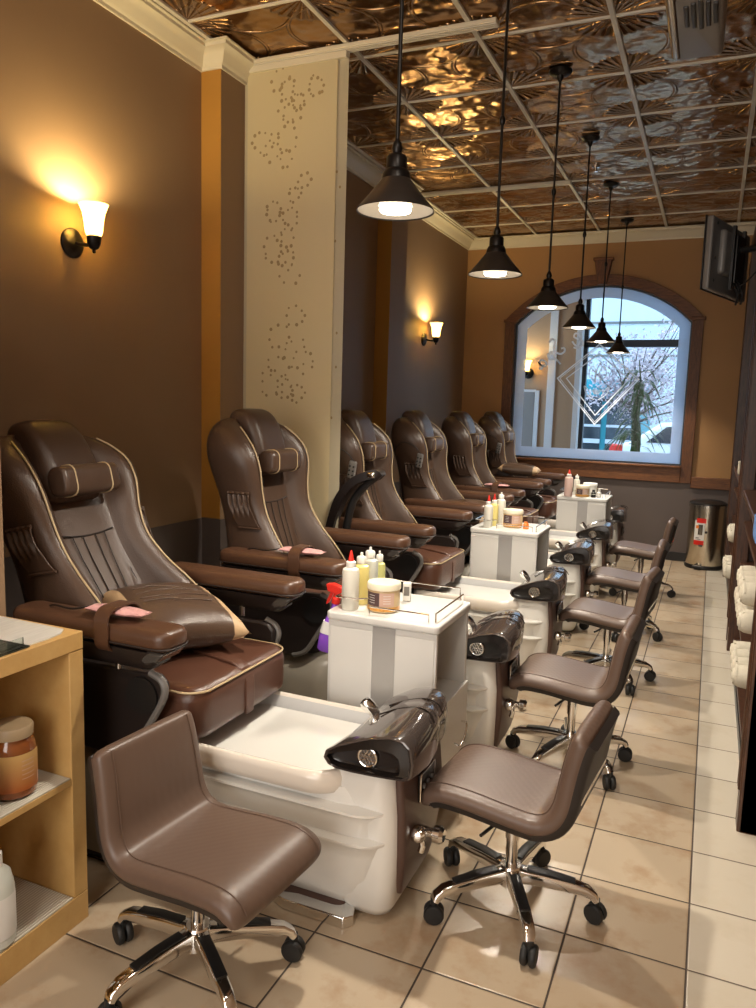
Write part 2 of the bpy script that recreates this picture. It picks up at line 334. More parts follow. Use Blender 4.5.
# ------------------------------------------------------------------ mesh builder
class MB:
    def __init__(self): self.v = []; self.f = []; self.mi = []
    def add(self, vs, fs, m=0):
        o = len(self.v); self.v += [tuple(p) for p in vs]; self.f += [tuple(i + o for i in f) for f in fs]; self.mi += [m] * len(fs); return self
    def loft(self, rings, m=0, closed=True, cap=(True, True)):
        n = len(rings[0]); vs = [p for r in rings for p in r]; fs = []
        for k in range(len(rings) - 1):
            for i in range(n if closed else n - 1):
                j = (i + 1) % n; fs.append((k * n + i, k * n + j, (k + 1) * n + j, (k + 1) * n + i))
        if closed and cap[0]: fs.append(tuple(range(n - 1, -1, -1)))
        if closed and cap[1]: fs.append(tuple((len(rings) - 1) * n + i for i in range(n)))
        return self.add(vs, fs, m)
    def box(self, x0, x1, y0, y1, z0, z1, m=0):
        return self.loft([[(x0, y0, z), (x1, y0, z), (x1, y1, z), (x0, y1, z)] for z in (z0, z1)], m)
    def rbox(self, c, s, r, m=0, crown=0.0, n=4, flare=0.0, r2=None):
        """box with rounded vertical corners and rounded top and bottom edges"""
        cx, cy, cz = c; hx, hy, hz = s[0] / 2, s[1] / 2, s[2] / 2; R = r2 if r2 else r; rings = []
        prof = [(r * (1 - math.sin(a)), -hz + r * (1 - math.cos(a))) for a in [k * pi / 2 / n for k in range(n + 1)]]
        prof = [(p[0], p[1]) for p in prof]
        up = [(i, -z) for i, z in reversed(prof)]
        for i, z in prof + up: rings.append([(cx + x, cy + y, cz + z) for x, y in rrect(hx - i, hy - i, max(R - i, 0.002), n)])
        if crown:
            for s_ in (0.75, 0.5, 0.25, 0.05):
                rings.append([(cx + x * s_, cy + y * s_, cz + hz + crown * (1 - s_ * s_)) for x, y in rrect(hx - r, hy - r, max(R - r, 0.002), n)])
        return self.loft(rings, m)
    def lathe(self, prof, m=0, seg=28, c=(0, 0, 0), axis='z', cap=(True, True)):
        rings = []
        for r, z in prof:
            ring = []
            for k in range(seg):
                a = 2 * pi * k / seg; x, y = r * math.cos(a), r * math.sin(a)
                if axis == 'z': q = (x, y, z)
                elif axis == 'x': q = (z, x, y)
                else: q = (y, z, x)
                ring.append((c[0] + q[0], c[1] + q[1], c[2] + q[2]))
            rings.append(ring)
        return self.loft(rings, m, True, cap)
    def tube(self, pts, r, m=0, seg=8, closed=False):
        P = [Vector(p) for p in pts]; n = len(P); rings = []; prev = None
        for i in range(n):
            if closed: t = P[(i + 1) % n] - P[i - 1]
            else: t = P[min(i + 1, n - 1)] - P[max(i - 1, 0)]
            t.normalize()
            if prev is None:
                a = Vector((0, 0, 1)) if abs(t.z) < 0.9 else Vector((1, 0, 0)); u = t.cross(a).normalized()
            else:
                u = (prev - t * prev.dot(t)).normalized()
            prev = u; w = t.cross(u); rr = r[i] if isinstance(r, (list, tuple)) else r
            rings.append([tuple(P[i] + (u * math.cos(2 * pi * k / seg) + w * math.sin(2 * pi * k / seg)) * rr) for k in range(seg)])
        if closed: rings.append(rings[0]); return self.loft(rings, m, True, (False, False))
        return self.loft(rings, m)
    def strip(self, pts, width, th, up=None, m=0, wdir=(0, 1, 0)):
        """flat band along a path, width along wdir, thickness along the path normal"""
        P = [Vector(p) for p in pts]; W = Vector(wdir).normalized(); rings = []
        for i in range(len(P)):
            t = (P[min(i + 1, len(P) - 1)] - P[max(i - 1, 0)]).normalized(); nrm = t.cross(W).normalized()
            w = width[i] if isinstance(width, (list, tuple)) else width
            rings.append([tuple(P[i] + W * sx * w / 2 + nrm * sz * th / 2) for sx, sz in ((-1, -1), (1, -1), (1, 1), (-1, 1))])
        return self.loft(rings, m)
    def prism(self, poly, a, b, axis='y', m=0):
        """polygon in the plane across axis, extruded from a to b"""
        def q(p, t):
            return {'y': (p[0], t, p[1]), 'x': (t, p[0], p[1]), 'z': (p[0], p[1], t)}[axis]
        return self.loft([[q(p, a) for p in poly], [q(p, b) for p in poly]], m)
    def grid(self, fn, nu, nv, m=0):
        vs = [fn(i / nu, j / nv) for j in range(nv + 1) for i in range(nu + 1)]
        fs = [(j * (nu + 1) + i, j * (nu + 1) + i + 1, (j + 1) * (nu + 1) + i + 1, (j + 1) * (nu + 1) + i) for j in range(nv) for i in range(nu)]
        return self.add(vs, fs, m)
    def build(self, name, mats, parent=None, loc=(0, 0, 0), rot=(0, 0, 0), bevel=0.0, subsurf=0, angle=40, solid=0.0, seg=2):
        me = bpy.data.meshes.new(name); me.from_pydata(self.v, [], self.f); me.update()
        if not isinstance(mats, (list, tuple)): mats = [mats]
        for mt in mats: me.materials.append(MT[mt] if isinstance(mt, str) else mt)
        for p, i in zip(me.polygons, self.mi): p.material_index = i
        me.polygons.foreach_set('use_smooth', [True] * len(me.polygons))
        import bmesh
        b = bmesh.new(); b.from_mesh(me); bmesh.ops.recalc_face_normals(b, faces=b.faces[:]); b.to_mesh(me); b.free()
        me.set_sharp_from_angle(angle=math.radians(angle))
        o = bpy.data.objects.new(name, me); COL.objects.link(o); o.location = loc; o.rotation_euler = rot
        if parent: o.parent = parent
        if solid:
            s = o.modifiers.new('solid', 'SOLIDIFY'); s.thickness = solid; s.offset = 0
        if bevel:
            s = o.modifiers.new('bevel', 'BEVEL'); s.width = bevel; s.segments = seg; s.limit_method = 'ANGLE'; s.angle_limit = math.radians(35)
        if subsurf:
            s = o.modifiers.new('subsurf', 'SUBSURF'); s.levels = subsurf; s.render_levels = subsurf
        return o

def rrect(hx, hy, r, n=4):
    r = min(r, hx * 0.999, hy * 0.999); pts = []
    for cx, cy, a0 in ((hx - r, hy - r, 0), (-hx + r, hy - r, pi / 2), (-hx + r, -hy + r, pi), (hx - r, -hy + r, 1.5 * pi)):
        for k in range(n + 1):
            a = a0 + pi / 2 * k / n; pts.append((cx + r * math.cos(a), cy + r * math.sin(a)))
    return pts
def rr_ring(x0, x1, hy, r, z, n=5, cy=0.0):
    c = (x0 + x1) / 2; return [(c + x, cy + y, z) for x, y in rrect((x1 - x0) / 2, hy, r, n)]
def bez(p, n=10):
    """Catmull-Rom through the points"""
    P = [Vector(q) for q in p]; P = [P[0] * 2 - P[1]] + P + [P[-1] * 2 - P[-2]]; out = []
    for i in range(1, len(P) - 2):
        for k in range(n):
            t = k / n; a, b, c, d = P[i - 1], P[i], P[i + 1], P[i + 2]
            out.append(0.5 * ((2 * b) + (c - a) * t + (2 * a - 5 * b + 4 * c - d) * t * t + (3 * b - a - 3 * c + d) * t ** 3))
    out.append(P[-2]); return [tuple(q) for q in out]

def empty(name, loc, rz=0.0):
    o = bpy.data.objects.new(name, None); COL.objects.link(o); o.location = loc; o.rotation_euler = (0, 0, rz); o.empty_display_size = 0.1
    return o
def tag(o, label, cat, group=None, kind=None):
    o['label'] = label; o['category'] = cat
    if group: o['group'] = group
    if kind: o['kind'] = kind
    return o
def struct(o):
    o['kind'] = 'structure'; return o
def copy_tree(o, parent=None):
    c = o.copy(); COL.objects.link(c)
    if parent: c.parent = parent
    for ch in list(o.children): copy_tree(ch, c)
    return c

# ------------------------------------------------------------------ the room
XL, XR, YB, YF, H = -2.6, 0.75, 8.30, -3.0, 3.31
struct(MB().box(XL - .1, 0.05, YF, YB, -0.05, 0.0).build('floor', 'floor'))
struct(MB().box(0.05, XR + .1, YF, YB, -0.05, 0.0).build('floor', 'border'))
ceil_o = struct(MB().box(XL - .1, XR + .1, YF, YB, H, H + 0.05).build('ceiling', 'tin'))
# white grid of the lay-in ceiling
for k in range(-3, 3):
    x = -0.57 + 0.639 * k
    if x > XL + 0.1: MB().box(x - .0125, x + .0125, YF, YB, H - .012, H + .005).build('grid_bar', 'tbar', ceil_o, bevel=.002)
for k in range(-11, 8):
    y = 3.89 + 0.639 * k
    if YF < y < YB - .1: MB().box(XL, XR, y - .008, y + .008, H - .009, H + .005).build('grid_bar', 'tbar', ceil_o, bevel=.002)
# sprinkler of the ceiling
sp = MB().lathe([(.03, 0), (.03, -.006), (.012, -.01), (.012, -.03), (.02, -.032), (.02, -.036), (.004, -.038)], seg=20).build('sprinkler_head', 'chrome', loc=(-.96, 6.15, H))
tag(sp, 'small silver sprinkler head on the tin ceiling among the pendant rods', 'sprinkler')

wl = struct(MB().box(XL - .12, XL, YF, YB, 0, H).build('wall_left', 'wall'))
MB().box(XL, XL + .006, YF, YB, 0, .835).build('dado_paint', 'dado', wl)
wr = struct(MB().box(XR, XR + .12, YF, YB, 0, H).build('wall_right', 'wall'))
struct(MB().box(XL - .12, XR + .12, YF - .12, YF, 0, H).build('wall_front', 'wallback'))

# back wall with an arched opening
WX0, WX1, WZ0, WZS, WZT = -2.035, -0.265, 0.97, 2.395, 2.775
wc = (WX0 + WX1) / 2; hw = (WX1 - WX0) / 2; rise = WZT - WZS; RAD = (hw * hw + rise * rise) / (2 * rise); ZC = WZT - RAD
def arch(inset, n=28, top_extra=0.0):
    """points of the arch from right spring to left spring, offset outwards by -inset"""
    R = RAD - inset; a1 = math.asin(min(1, (hw - inset) / R)); 
    return [(wc + R * math.sin(a1 - 2 * a1 * k / n), ZC + R * math.cos(a1 - 2 * a1 * k / n)) for k in range(n + 1)]
def opening(inset):
    return [(WX0 + inset, WZ0 + inset), (WX1 - inset, WZ0 + inset)] + arch(inset)
mb = MB(); T0, T1 = YB, YB + .14
mb.box(XL, WX0, T0, T1, 0, H); mb.box(WX1, XR, T0, T1, 0, H); mb.box(WX0, WX1, T0, T1, 0, WZ0)
ar = arch(0)
for (xa, za), (xb, zb) in zip(ar[:-1], ar[1:]):
    mb.loft([[(xb, t, zb), (xa, t, za), (xa, t, H), (xb, t, H)] for t in (T0, T1)])
wb = struct(mb.build('wall_back', 'wallback'))
MB().box(XL, XR, YB - .006, YB, 0, .80).build('dado_paint', 'dado', wb)
struct(MB().box(XL, XR, YB - .022, YB - .007, 0, .09).build('baseboard_back', 'black', bevel=.004))
struct(MB().box(XL + .007, XL + .022, YF, YB, 0, .09).build('baseboard_left', 'black', bevel=.004))

# crown moulding
def crown(pts_dir, name):
    pass
CR = [(0, 0), (0, -.105), (.012, -.105), (.014, -.09), (.03, -.078), (.048, -.045), (.07, -.028), (.085, -.024), (.085, -.008), (.10, -.006), (.10, 0)]
def crown_y(x, y0, y1, sgn, name):
    rings = [[(x + sgn * a, y, H - .013 + b) for a, b in CR] for y in (y0, y1)]
    return struct(MB().loft(rings).build(name, 'ivory'))
def crown_x(y, x0, x1, sgn, name):
    rings = [[(x, y + sgn * a, H - .013 + b) for a, b in CR] for x in (x0, x1)]
    return struct(MB().loft(rings).build(name, 'ivory'))
PIL = [(3.52, 3.92, .125), (5.85, 6.18, .125)]
crown_y(XL, YF, 3.52, 1, 'trim_1'); crown_y(XL, 3.92, 5.85, 1, 'trim_2'); crown_y(XL, 6.18, YB, 1, 'trim_3')
for i, (y0, y1, d) in enumerate(PIL):
    p = struct(MB().box(XL, XL + d, y0, y1, 0, H).build('pillar_wall_%d' % (i + 1), 'wall'))
    p.name = 'wall_pilaster'
    MB().box(XL + .001, XL + d - .001, y0 - .003, y0 + .001, .84, H).build('side_glow_skin', 'side_glow', p)  # thin skin on the near side, coloured as if lit by the sconce
    MB().box(XL + .001, XL + d + .005, y0 - .005, y1 + .005, 0, .835).build('dado_paint', 'dado', p)
    path = [(XL + .001, y0, 0, -1), (XL + d, y0, 1, -1), (XL + d, y1, 1, 1), (XL + .001, y1, 0, 1)]
    MB().loft([[(x + a * nx, y + a * ny, H - .012 + b) for a, b in CR] for x, y, nx, ny in path]).build('crown', 'ivory', p)
crown_x(YB, XL, XR, -1, 'trim_4'); crown_y(XR, YF, YB, -1, 'trim_5')
# end of the partition beside the first chair
pt = struct(MB().box(XL, -1.885, 1.572, 1.596, 0, 2.05).build('wall_partition', 'wall'))
MB().box(XL, -1.882, 1.569, 1.599, 0, .80).build('dado_paint', 'dado', pt)

# oak frame of the window, keystone and the oak chair rail
def band(o, i, y0, y1, pts_o, pts_i):
    mb_ = MB()
    for k in range(len(pts_o) - 1):
        a, b, c, d = pts_o[k], pts_o[k + 1], pts_i[k + 1], pts_i[k]
        mb_.loft([[(q[0], y, q[1]) for q in (a, b, c, d)] for y in (y0, y1)])
    return mb_
win = struct(empty('window_1', (0, 0, 0)))
FO = 0.105
ao = [(wc + (RAD + FO) * math.sin(t), ZC + (RAD + FO) * math.cos(t)) for t in [math.asin((hw + FO) / (RAD + FO)) * (1 - 2 * k / 28) for k in range(29)]]
zs_o = ao[0][1]
MB().loft([[(a[0], YB - .035, a[1]), (a[0], YB + .02, a[1]), (b[0], YB + .02, b[1]), (b[0], YB - .035, b[1])] for a, b in zip(ao, arch(0.0))]).build('arched_casing', 'oak', win, bevel=.004, angle=30)
for x0, x1 in ((WX0 - FO, WX0), (WX1, WX1 + FO)):
    MB().prism([(x0, .80), (x1, .80), (x1, zs_o if x1 > wc and x0 < WX0 + 9 and x1 != WX0 else WZS), (x0, zs_o if x0 < WX0 else WZS)], YB - .03, YB + .02).build('side_casing', 'oakv', win, bevel=.004)
    MB().rbox(((x0 + x1) / 2, YB - .022, zs_o - .01), (FO + .03, .05, .03), .006).build('casing_block', 'oak', win)
MB().box(WX0, WX1, YB - .034, YB + .02, .80, WZ0).build('sill_casing', 'oak', win, bevel=.004)
MB().rbox((wc, YB - .03, WZ0 - .012), (WX1 - WX0, .07, .022), .006).build('sill_board', 'oak', win)
MB().prism([(wc - .045, WZT - .0), (wc + .045, WZT - .0), (wc + .085, WZT + .24), (wc - .085, WZT + .24)], YB - .07, YB).build('keystone', 'oakv', win, bevel=.006)
MB().rbox((wc, YB - .035, WZT + .25), (.20, .09, .03), .006).build('keystone_cap', 'oak', win)
cr = struct(MB().box(WX1 + FO, XR, YB - .03, YB, .755, .87).build('trim_6', 'oak', bevel=.006))
struct(MB().box(XL, WX0 - FO, YB - .03, YB, .755, .87).build('trim_7', 'oak', bevel=.006))
# black liner round the pane, the pane, its frosted border and etched mark
YG = YB + .07
li = [(x, z) for x, z in opening(0.0)]; li2 = [(x, z) for x, z in opening(0.014)]
band(0, 0, YB + .021, YB + .13, li + [li[0]], li2 + [li2[0]]).build('window_liner', 'frame_black', win)
def poly_sheet(poly, y, th):
    return MB().prism(poly, y, y + th)
poly_sheet(opening(.012), YG, .006).build('pane', 'glass', win)
oa = opening(.014); ob = opening(.118)
band(0, 0, YG - .004, YG - .001, oa + [oa[0]], ob + [ob[0]]).build('frosted_border', 'frost', win)
em = MB(); LAYER = [0]
def line2(pts, w):
    LAYER[0] += 1; y = YG - .003 - .0004 * (LAYER[0] % 20); P_ = [Vector((a, b)) for a, b in pts]; n = len(P_); closed = (P_[0] - P_[-1]).length < 1e-6 and n > 3; vs = []
    for i in range(n):
        a = P_[i - 1] if i > 0 else (P_[-2] if closed else P_[0]); b = P_[i + 1] if i < n - 1 else (P_[1] if closed else P_[-1])
        d1 = (P_[i] - a); d2 = (b - P_[i]); d1 = d1.normalized() if d1.length > 1e-9 else d2.normalized(); d2 = d2.normalized() if d2.length > 1e-9 else d1
        t = (d1 + d2); t = t.normalized() if t.length > 1e-6 else d1; k = 1 / max(.5, t.dot(d1)); nr = Vector((-t.y, t.x)) * w / 2 * k
        vs += [(P_[i].x + nr.x, y, P_[i].y + nr.y), (P_[i].x - nr.x, y, P_[i].y - nr.y)]
    em.add(vs, [(2 * i, 2 * i + 1, 2 * i + 3, 2 * i + 2) for i in range(n - 1)])
dc = (-1.15, 1.77)
for R_, w in ((.415, .014), (.39, .007), (.32, .012)):
    line2([(dc[0] + R_, dc[1] + .06), (dc[0], dc[1] + R_), (dc[0] - R_, dc[1] + .06), (dc[0], dc[1] - R_), (dc[0] + R_, dc[1] + .06)], w)
def curve2(p, w, n=8):
    q = bez([(a, b, 0) for a, b in p], n); line2([(a[0], a[1]) for a in q], w)
# leaf and hands inside the diamond
for s in (-1, 1):
    curve2([(dc[0] + .02 * s, dc[1] - .16), (dc[0] + .10 * s, dc[1] - .10), (dc[0] + .13 * s, dc[1] - .02), (dc[0] + .09 * s, dc[1] - .05), (dc[0] + .05 * s, dc[1] - .12)], .009)
    curve2([(dc[0] + .03 * s, dc[1] + .04), (dc[0] + .09 * s, dc[1] + .10), (dc[0] + .06 * s, dc[1] + .19), (dc[0] + .02 * s, dc[1] + .13), (dc[0] + .03 * s, dc[1] + .04)], .008)
curve2([(dc[0] - .02, dc[1] + .03), (dc[0] - .01, dc[1] + .15), (dc[0] + .03, dc[1] + .24)], .01)
for k in range(4): line2([(dc[0] - .06 + .01 * k, dc[1] - .06 - .012 * k), (dc[0] + .06 - .01 * k, dc[1] - .06 - .012 * k)], .007)
# script seen from its back: the mirrored word and ampersand along an arc
def script(strokes, ox, oz, rot, s, w):
    for st in strokes:
        q = []
        for a, b in st:
            a = -a * s; b = b * s
            q.append((ox + a * math.cos(rot) - b * math.sin(rot), oz + a * math.sin(rot) + b * math.cos(rot)))
        curve2(q, w)
S_ = [[(1.0, 1.75), (.85, 2.0), (.5, 1.9), (.45, 1.5), (.8, 1.15), (.9, .6), (.5, .1), (0, .15), (-.1, .5), (.2, .6)]]
P_ = [[(0, .9), (.2, .95), (.1, .2), (-.1, -.9)], [(.2, .75), (.5, 1.0), (.75, .7), (.6, .2), (.3, .05), (.12, .3)]]
A_ = [[(.7, .85), (.4, 1.0), (.05, .6), (.1, .1), (.4, .1), (.7, .6), (.72, .95), (.7, .2), (.9, .05), (1.1, .3)]]
AMP = [[(1.2, .2), (.8, .05), (.2, .9), (.25, 1.5), (.6, 1.7), (.8, 1.35), (.4, .95), (0, .6), (.1, .1), (.6, 0), (1.0, .5), (1.15, .95)]]
SC = .088
script(S_, -1.50, 2.10, .50, SC * 1.1, .021); script(P_, -1.59, 2.04, .56, SC, .018); script(A_, -1.675, 1.97, .65, SC, .018)
script(AMP, -1.31, 2.17, .32, SC, .019)
em.build('etched_mark', 'etch', win)

# ------------------------------------------------------------------ lobby and street behind the window
YS = 10.6
lob = struct(MB().box(-5, 3, YB + .14, YS + .1, -.05, 0).build('floor', 'floor'))
struct(MB().box(-5, 3, YB + .14, YS + .1, 3.0, 3.06).build('ceiling', 'tin'))
lw = struct(MB().box(-2.75, -1.50, 9.38, 9.50, 0, 3.0).build('wall_lobby', 'lobbywall'))
MB().box(-2.75, -2.02, 9.365, 9.38, .05, 1.70).build('lower_panel', 'lobbygrey', lw)
MB().box(-2.75, -2.0, 9.36, 9.38, 1.70, 1.73).build('panel_rail', 'whitetrim', lw)
MB().box(-2.01, -1.96, 9.35, 9.38, 0, 1.72).build('panel_post', 'whitetrim', lw)
MB().box(-1.87, -1.78, 9.35, 9.39, 0, 2.9).build('white_post', 'whitetrim', lw)
MB().box(-1.55, -1.49, 9.35, 9.51, 0, 2.9).build('corner_trim', 'whitetrim', lw)
struct(MB().box(-5, -4.9, YB + .14, YS, 0, 3).build('wall_lobby_left', 'lobbywall'))
struct(MB().box(2.9, 3.0, YB + .14, YS, 0, 3).build('wall_lobby_right', 'lobbywall'))
sf = struct(empty('window_2', (0, YS, 0)))
MB().box(-1.66, -1.60, -.05, .05, 0, 3.0).build('mullion', 'frame_black', sf)
MB().box(-5, 3, -.05, .05, 2.33, 2.42).build('transom_bar', 'frame_black', sf)
MB().box(-5, 3, -.05, .05, 0, .30).build('kick_panel', 'frame_black', sf)
MB().box(.75, .85, -.05, .05, 0, 3.0).build('mullion', 'frame_black', sf)
MB().box(-4.9, 2.9, -.004, .004, .30, 3.0).build('pane', 'glass', sf)

st = struct(MB().box(-25, 20, YS + .1, 14.5, -.12, -.02).build('ground_sidewalk', 'concrete'))
struct(MB().box(-25, 20, 14.5, 30, -.2, -.1).build('ground_street', 'asphalt'))
# building across the street
b1 = empty('office_building', (0, 30, -.1))
tag(b1, 'pale blue-grey building across the street behind the blossoming tree', 'building')
MB().box(-30, 22, 0, 6, 0, 14).build('wall', 'bldg', b1)
for k in range(6): MB().box(-30, 22, -.06, 0, 3.6 + 1.2 * k, 3.68 + 1.2 * k).build('ledge', 'greyplastic', b1)
b2 = empty('teal_shop', (-3.2, 22, -.1))
tag(b2, 'teal shopfront with glazed doors across the street', 'shop')
MB().box(-2.2, 1.35, 0, 4, 0, 2.45).build('wall', 'teal', b2)
MB().box(-2.3, 1.5, -.5, 0, 2.0, 2.25).build('awning', 'teal', b2)
for k in range(4):
    w = MB().box(-1.9 + .8 * k, -1.25 + .8 * k, -.05, .0, .25, 1.9).build('glazed_door', 'darkglass', b2)
    MB().box(-1.9 + .8 * k, -1.25 + .8 * k, -.07, -.05, 1.15, 1.22).build('door_rail', 'whitetrim', w)
    MB().box(-1.9 + .8 * k, -1.25 + .8 * k, -.07, -.05, .7, .82).build('door_rail', 'whitetrim', w)

# blossoming tree
tr = empty('blossom_tree', (-1.75, 19.5, -.1))
tag(tr, 'pale blossoming tree on the street seen through the arched window', 'tree')
MB().tube([(0, 0, 0), (.05, .05, 1.2), (-.05, 0, 2.2)], [.12, .1, .07]).build('trunk', 'bark', tr)
bm_ = MB(); lf = MB(); rnd = random.Random(3)
for k in range(34):
    a = rnd.uniform(0, 2 * pi); e = rnd.uniform(.1, 1.3); L = rnd.uniform(1.0, 2.3); z0 = rnd.uniform(1.3, 2.4)
    d = Vector((math.cos(a) * math.cos(e), math.sin(a) * math.cos(e), math.sin(e) * .9))
    pts = [Vector((0, 0, z0)) + d * L * t + Vector((rnd.uniform(-.06, .06), 0, rnd.uniform(-.05, .05))) for t in (0, .3, .6, 1)]
    bm_.tube(pts, [.04, .025, .015, .006], seg=5)
    for j in range(170):
        t = rnd.uniform(.2, 1.0); q = Vector((0, 0, z0)) + d * L * t + Vector((rnd.gauss(0, .16), rnd.gauss(0, .16), rnd.gauss(0, .16)))
        u = Vector((rnd.uniform(-1, 1), rnd.uniform(-1, 1), rnd.uniform(-1, 1))).normalized(); w = u.orthogonal().normalized(); s = rnd.uniform(.022, .055)
        lf.add([q - u * s, q + w * s * .6, q + u * s, q - w * s * .6], [(0, 1, 2, 3)])
bm_.build('branches', 'bark', tr); lf.build('blossom', 'blossom', tr)

# white car
car = empty('parked_car', (.30, 16.4, -.1)); tag(car, 'white car with a red tail lamp passing on the street outside', 'car')
prof = [(-2.1, .35), (-2.15, .75), (-2.05, .95), (-1.75, 1.02), (-1.2, 1.40), (-.2, 1.48), (.6, 1.35), (1.2, 1.0), (2.0, .85), (2.15, .6), (2.1, .35)]
MB().prism(prof, -.85, .85).build('body', 'carwhite', car, bevel=.08, seg=3)
MB().prism([(-1.45, 1.02), (-1.1, 1.33), (-.2, 1.41), (.5, 1.30), (1.0, 1.0)], -.87, .87).build('side_windows', 'darkglass', car)
MB().rbox((-2.0, -.72, .88), (.26, .30, .16), .04).build('tail_lamp', 'red', car)
for x in (-1.35, 1.35):
    for y in (-.8, .8): MB().lathe([(.1, -.1), (.3, -.1), (.33, -.06), (.33, .06), (.3, .1), (.1, .1)], axis='y', c=(x, y, .33)).build('wheel', 'rubber', car)

# bamboo in the lobby
bp = empty('potted_bamboo', (-.83, 9.55, 0)); tag(bp, 'tall potted plant with drooping narrow leaves standing behind the arched window', 'plant')
MB().lathe([(.14, 0), (.18, .02), (.2, .42), (.21, .45), (.18, .45), (.17, .40)], seg=28).build('pot', 'white', bp)
sm = MB(); lm = MB(); rnd = random.Random(5)
for i in range(5):
    a = i * 1.3; x, y = .035 * math.cos(a), .035 * math.sin(a); hgt = 1.35 + .12 * i
    pts = [(x + .01 * math.sin(k * 1.3 + i), y, .38 + (hgt - .38) * k / 8) for k in range(9)]
    sm.tube(pts, [.020 + .004 * (k % 2) for k in range(9)], seg=8)
for k in range(4): sm.tube([(.07 * math.cos(t), .07 * math.sin(t), 1.12 + .12 * k) for t in [j * pi / 6 for j in range(12)]], .005, closed=True, seg=6)
for k in range(70):
    a = rnd.uniform(0, 2 * pi); z = rnd.uniform(1.05, 2.15); L = rnd.uniform(.22, .46); w = rnd.uniform(.012, .024)
    up = rnd.uniform(.1, .9); dr = Vector((math.cos(a), math.sin(a), 0)); b0 = Vector((.03 * math.cos(a), .03 * math.sin(a), z * .92)); W = Vector((-math.sin(a), math.cos(a), 0))
    pts = [b0 + dr * L * t + Vector((0, 0, L * (up * t - 1.1 * t * t))) for t in (0, .2, .45, .7, 1)]
    wid = [.3, 1, 1.1, .7, .05]
    lm.add([p + W * w * s * q for p, q in zip(pts, wid) for s in (-1, 1)], [(2 * i, 2 * i + 1, 2 * i + 3, 2 * i + 2) for i in range(4)])
sm.tube([(0, 0, 1.4), (.02, 0, 1.8), (-.02, .02, 2.1)], [.02, .012, .006])
sm.build('stalks', 'stalk', bp); lm.build('leaves', 'leaf', bp)

# ------------------------------------------------------------------ wall sconces
def sconce(name, loc, rz, label, power):
    r = empty(name, loc, rz); tag(r, label, 'wall lamp', 'frosted glass wall lamps')
    MB().lathe([(.062, 0), (.062, .008), (.05, .018), (.03, .024), (.012, .028)], axis='x', seg=32).build('backplate', 'black_metal', r)
    MB().tube(bez([(.02, 0, 0), (.06, 0, -.01), (.10, 0, -.012), (.125, 0, .0)]), .008, seg=10).lathe([(.004, -.05), (.008, -.045), (.006, -.035), (.018, -.03), (.028, -.01), (.03, .02), (.026, .024)], c=(.125, 0, .0), seg=24).build('arm', 'black_metal', r)
    MB().lathe([(.030, .02), (.036, .04), (.040, .08), (.046, .115), (.058, .145), (.062, .152), (.059, .152), (.043, .115), (.037, .08), (.032, .04), (.026, .024)], c=(.125, 0, 0), seg=32, cap=(False, False)).build('lamp_shade', 'sconce_glass', r)
    MB().lathe([(.003, .02), (.010, .03), (.017, .06), (.018, .085), (.010, .102), (.002, .106)], c=(.125, 0, 0), seg=16).build('light_bulb', 'bulb', r)
    l = bpy.data.lights.new('sconce_light', 'POINT'); l.energy = power; l.color = (1.0, .76, .36); l.shadow_soft_size = .018
    o = bpy.data.objects.new('sconce_light', l); COL.objects.link(o); o.parent = r; o.location = (.125, 0, .125)
    return r
sconce('wall_sconce', (XL, 2.60, 2.15), 0, 'wall lamp with glowing frosted shade on the left wall above the first chair', SCONCE_POWER)
sconce('wall_sconce', (XL, 7.0, 2.125), 0, 'wall lamp with glowing frosted shade on the left wall beyond the second pilaster', SCONCE_POWER)
sconce('wall_sconce', (-2.10, 9.35, 1.92), -pi / 2, 'small lit wall lamp in the lobby seen through the left part of the window', SCONCE_POWER * .25)

# ------------------------------------------------------------------ pendant lamps
def make_pendant():
    r = empty('pendant_lamp', (0, 0, H))
    D = H - 2.068                                    # drop to the rim of the shade
    MB().lathe([(.062, 0), (.062, -.008), (.05, -.02), (.02, -.028), (.012, -.05), (.007, -.055)], seg=28).build('ceiling_canopy', 'black_metal', r)
    m = MB().tube([(0, 0, -.04), (0, 0, -D + .16)], .006, seg=10)
    m.lathe([(.006, .02), (.011, .012), (.013, 0), (.011, -.012), (.006, -.02)], c=(0, 0, -D + .62), seg=14)
    m.build('rod', 'black_metal', r)
    MB().lathe([(.006, .20), (.012, .19), (.016, .175), (.012, .163), (.026, .155), (.030, .150), (.030, .118), (.034, .116), (.040, .104), (.042, .09), (.03, .085)], c=(0, 0, -D), seg=28).build('socket_cup', 'black_metal', r)
    MB().lathe([(.040, .092), (.078, .045), (.112, .006), (.114, .0), (.111, .002), (.108, .006), (.075, .042), (.037, .086)], c=(0, 0, -D), seg=48, m=0, cap=(False, False)).build('lamp_shade', 'shade_out', r)
    MB().lathe([(.1095, .0035), (.076, .0405), (.036, .085)], c=(0, 0, -D), seg=48, cap=(False, False)).build('shade_lining', 'shade_in', r)
    b = MB().lathe([(.018, .075), (.028, .06), (.044, .03), (.047, .012), (.047, .006)], c=(0, 0, -D), seg=32)
    for k in range(16):
        a = 2 * pi * k / 16; b.tube([(.030 * math.cos(a), .030 * math.sin(a), -D + .06), (.049 * math.cos(a), .049 * math.sin(a), -D + .014)], .0025, seg=5)
    b.build('lamp_body', 'bulb_ring', r)
    MB().lathe([(.047, .006), (.044, .0), (.02, -.003), (.001, -.004)], c=(0, 0, -D), seg=32).build('lamp_lens', 'bulb', r)
    l = bpy.data.lights.new('pendant_light', 'SPOT'); l.energy = PENDANT_POWER; l.color = (1.0, .90, .76); l.spot_size = math.radians(128); l.spot_blend = .45; l.shadow_soft_size = .03
    o = bpy.data.objects.new('pendant_light', l); COL.objects.link(o); o.parent = r; o.location = (0, 0, -D - .012)
    return r
PX = -.897
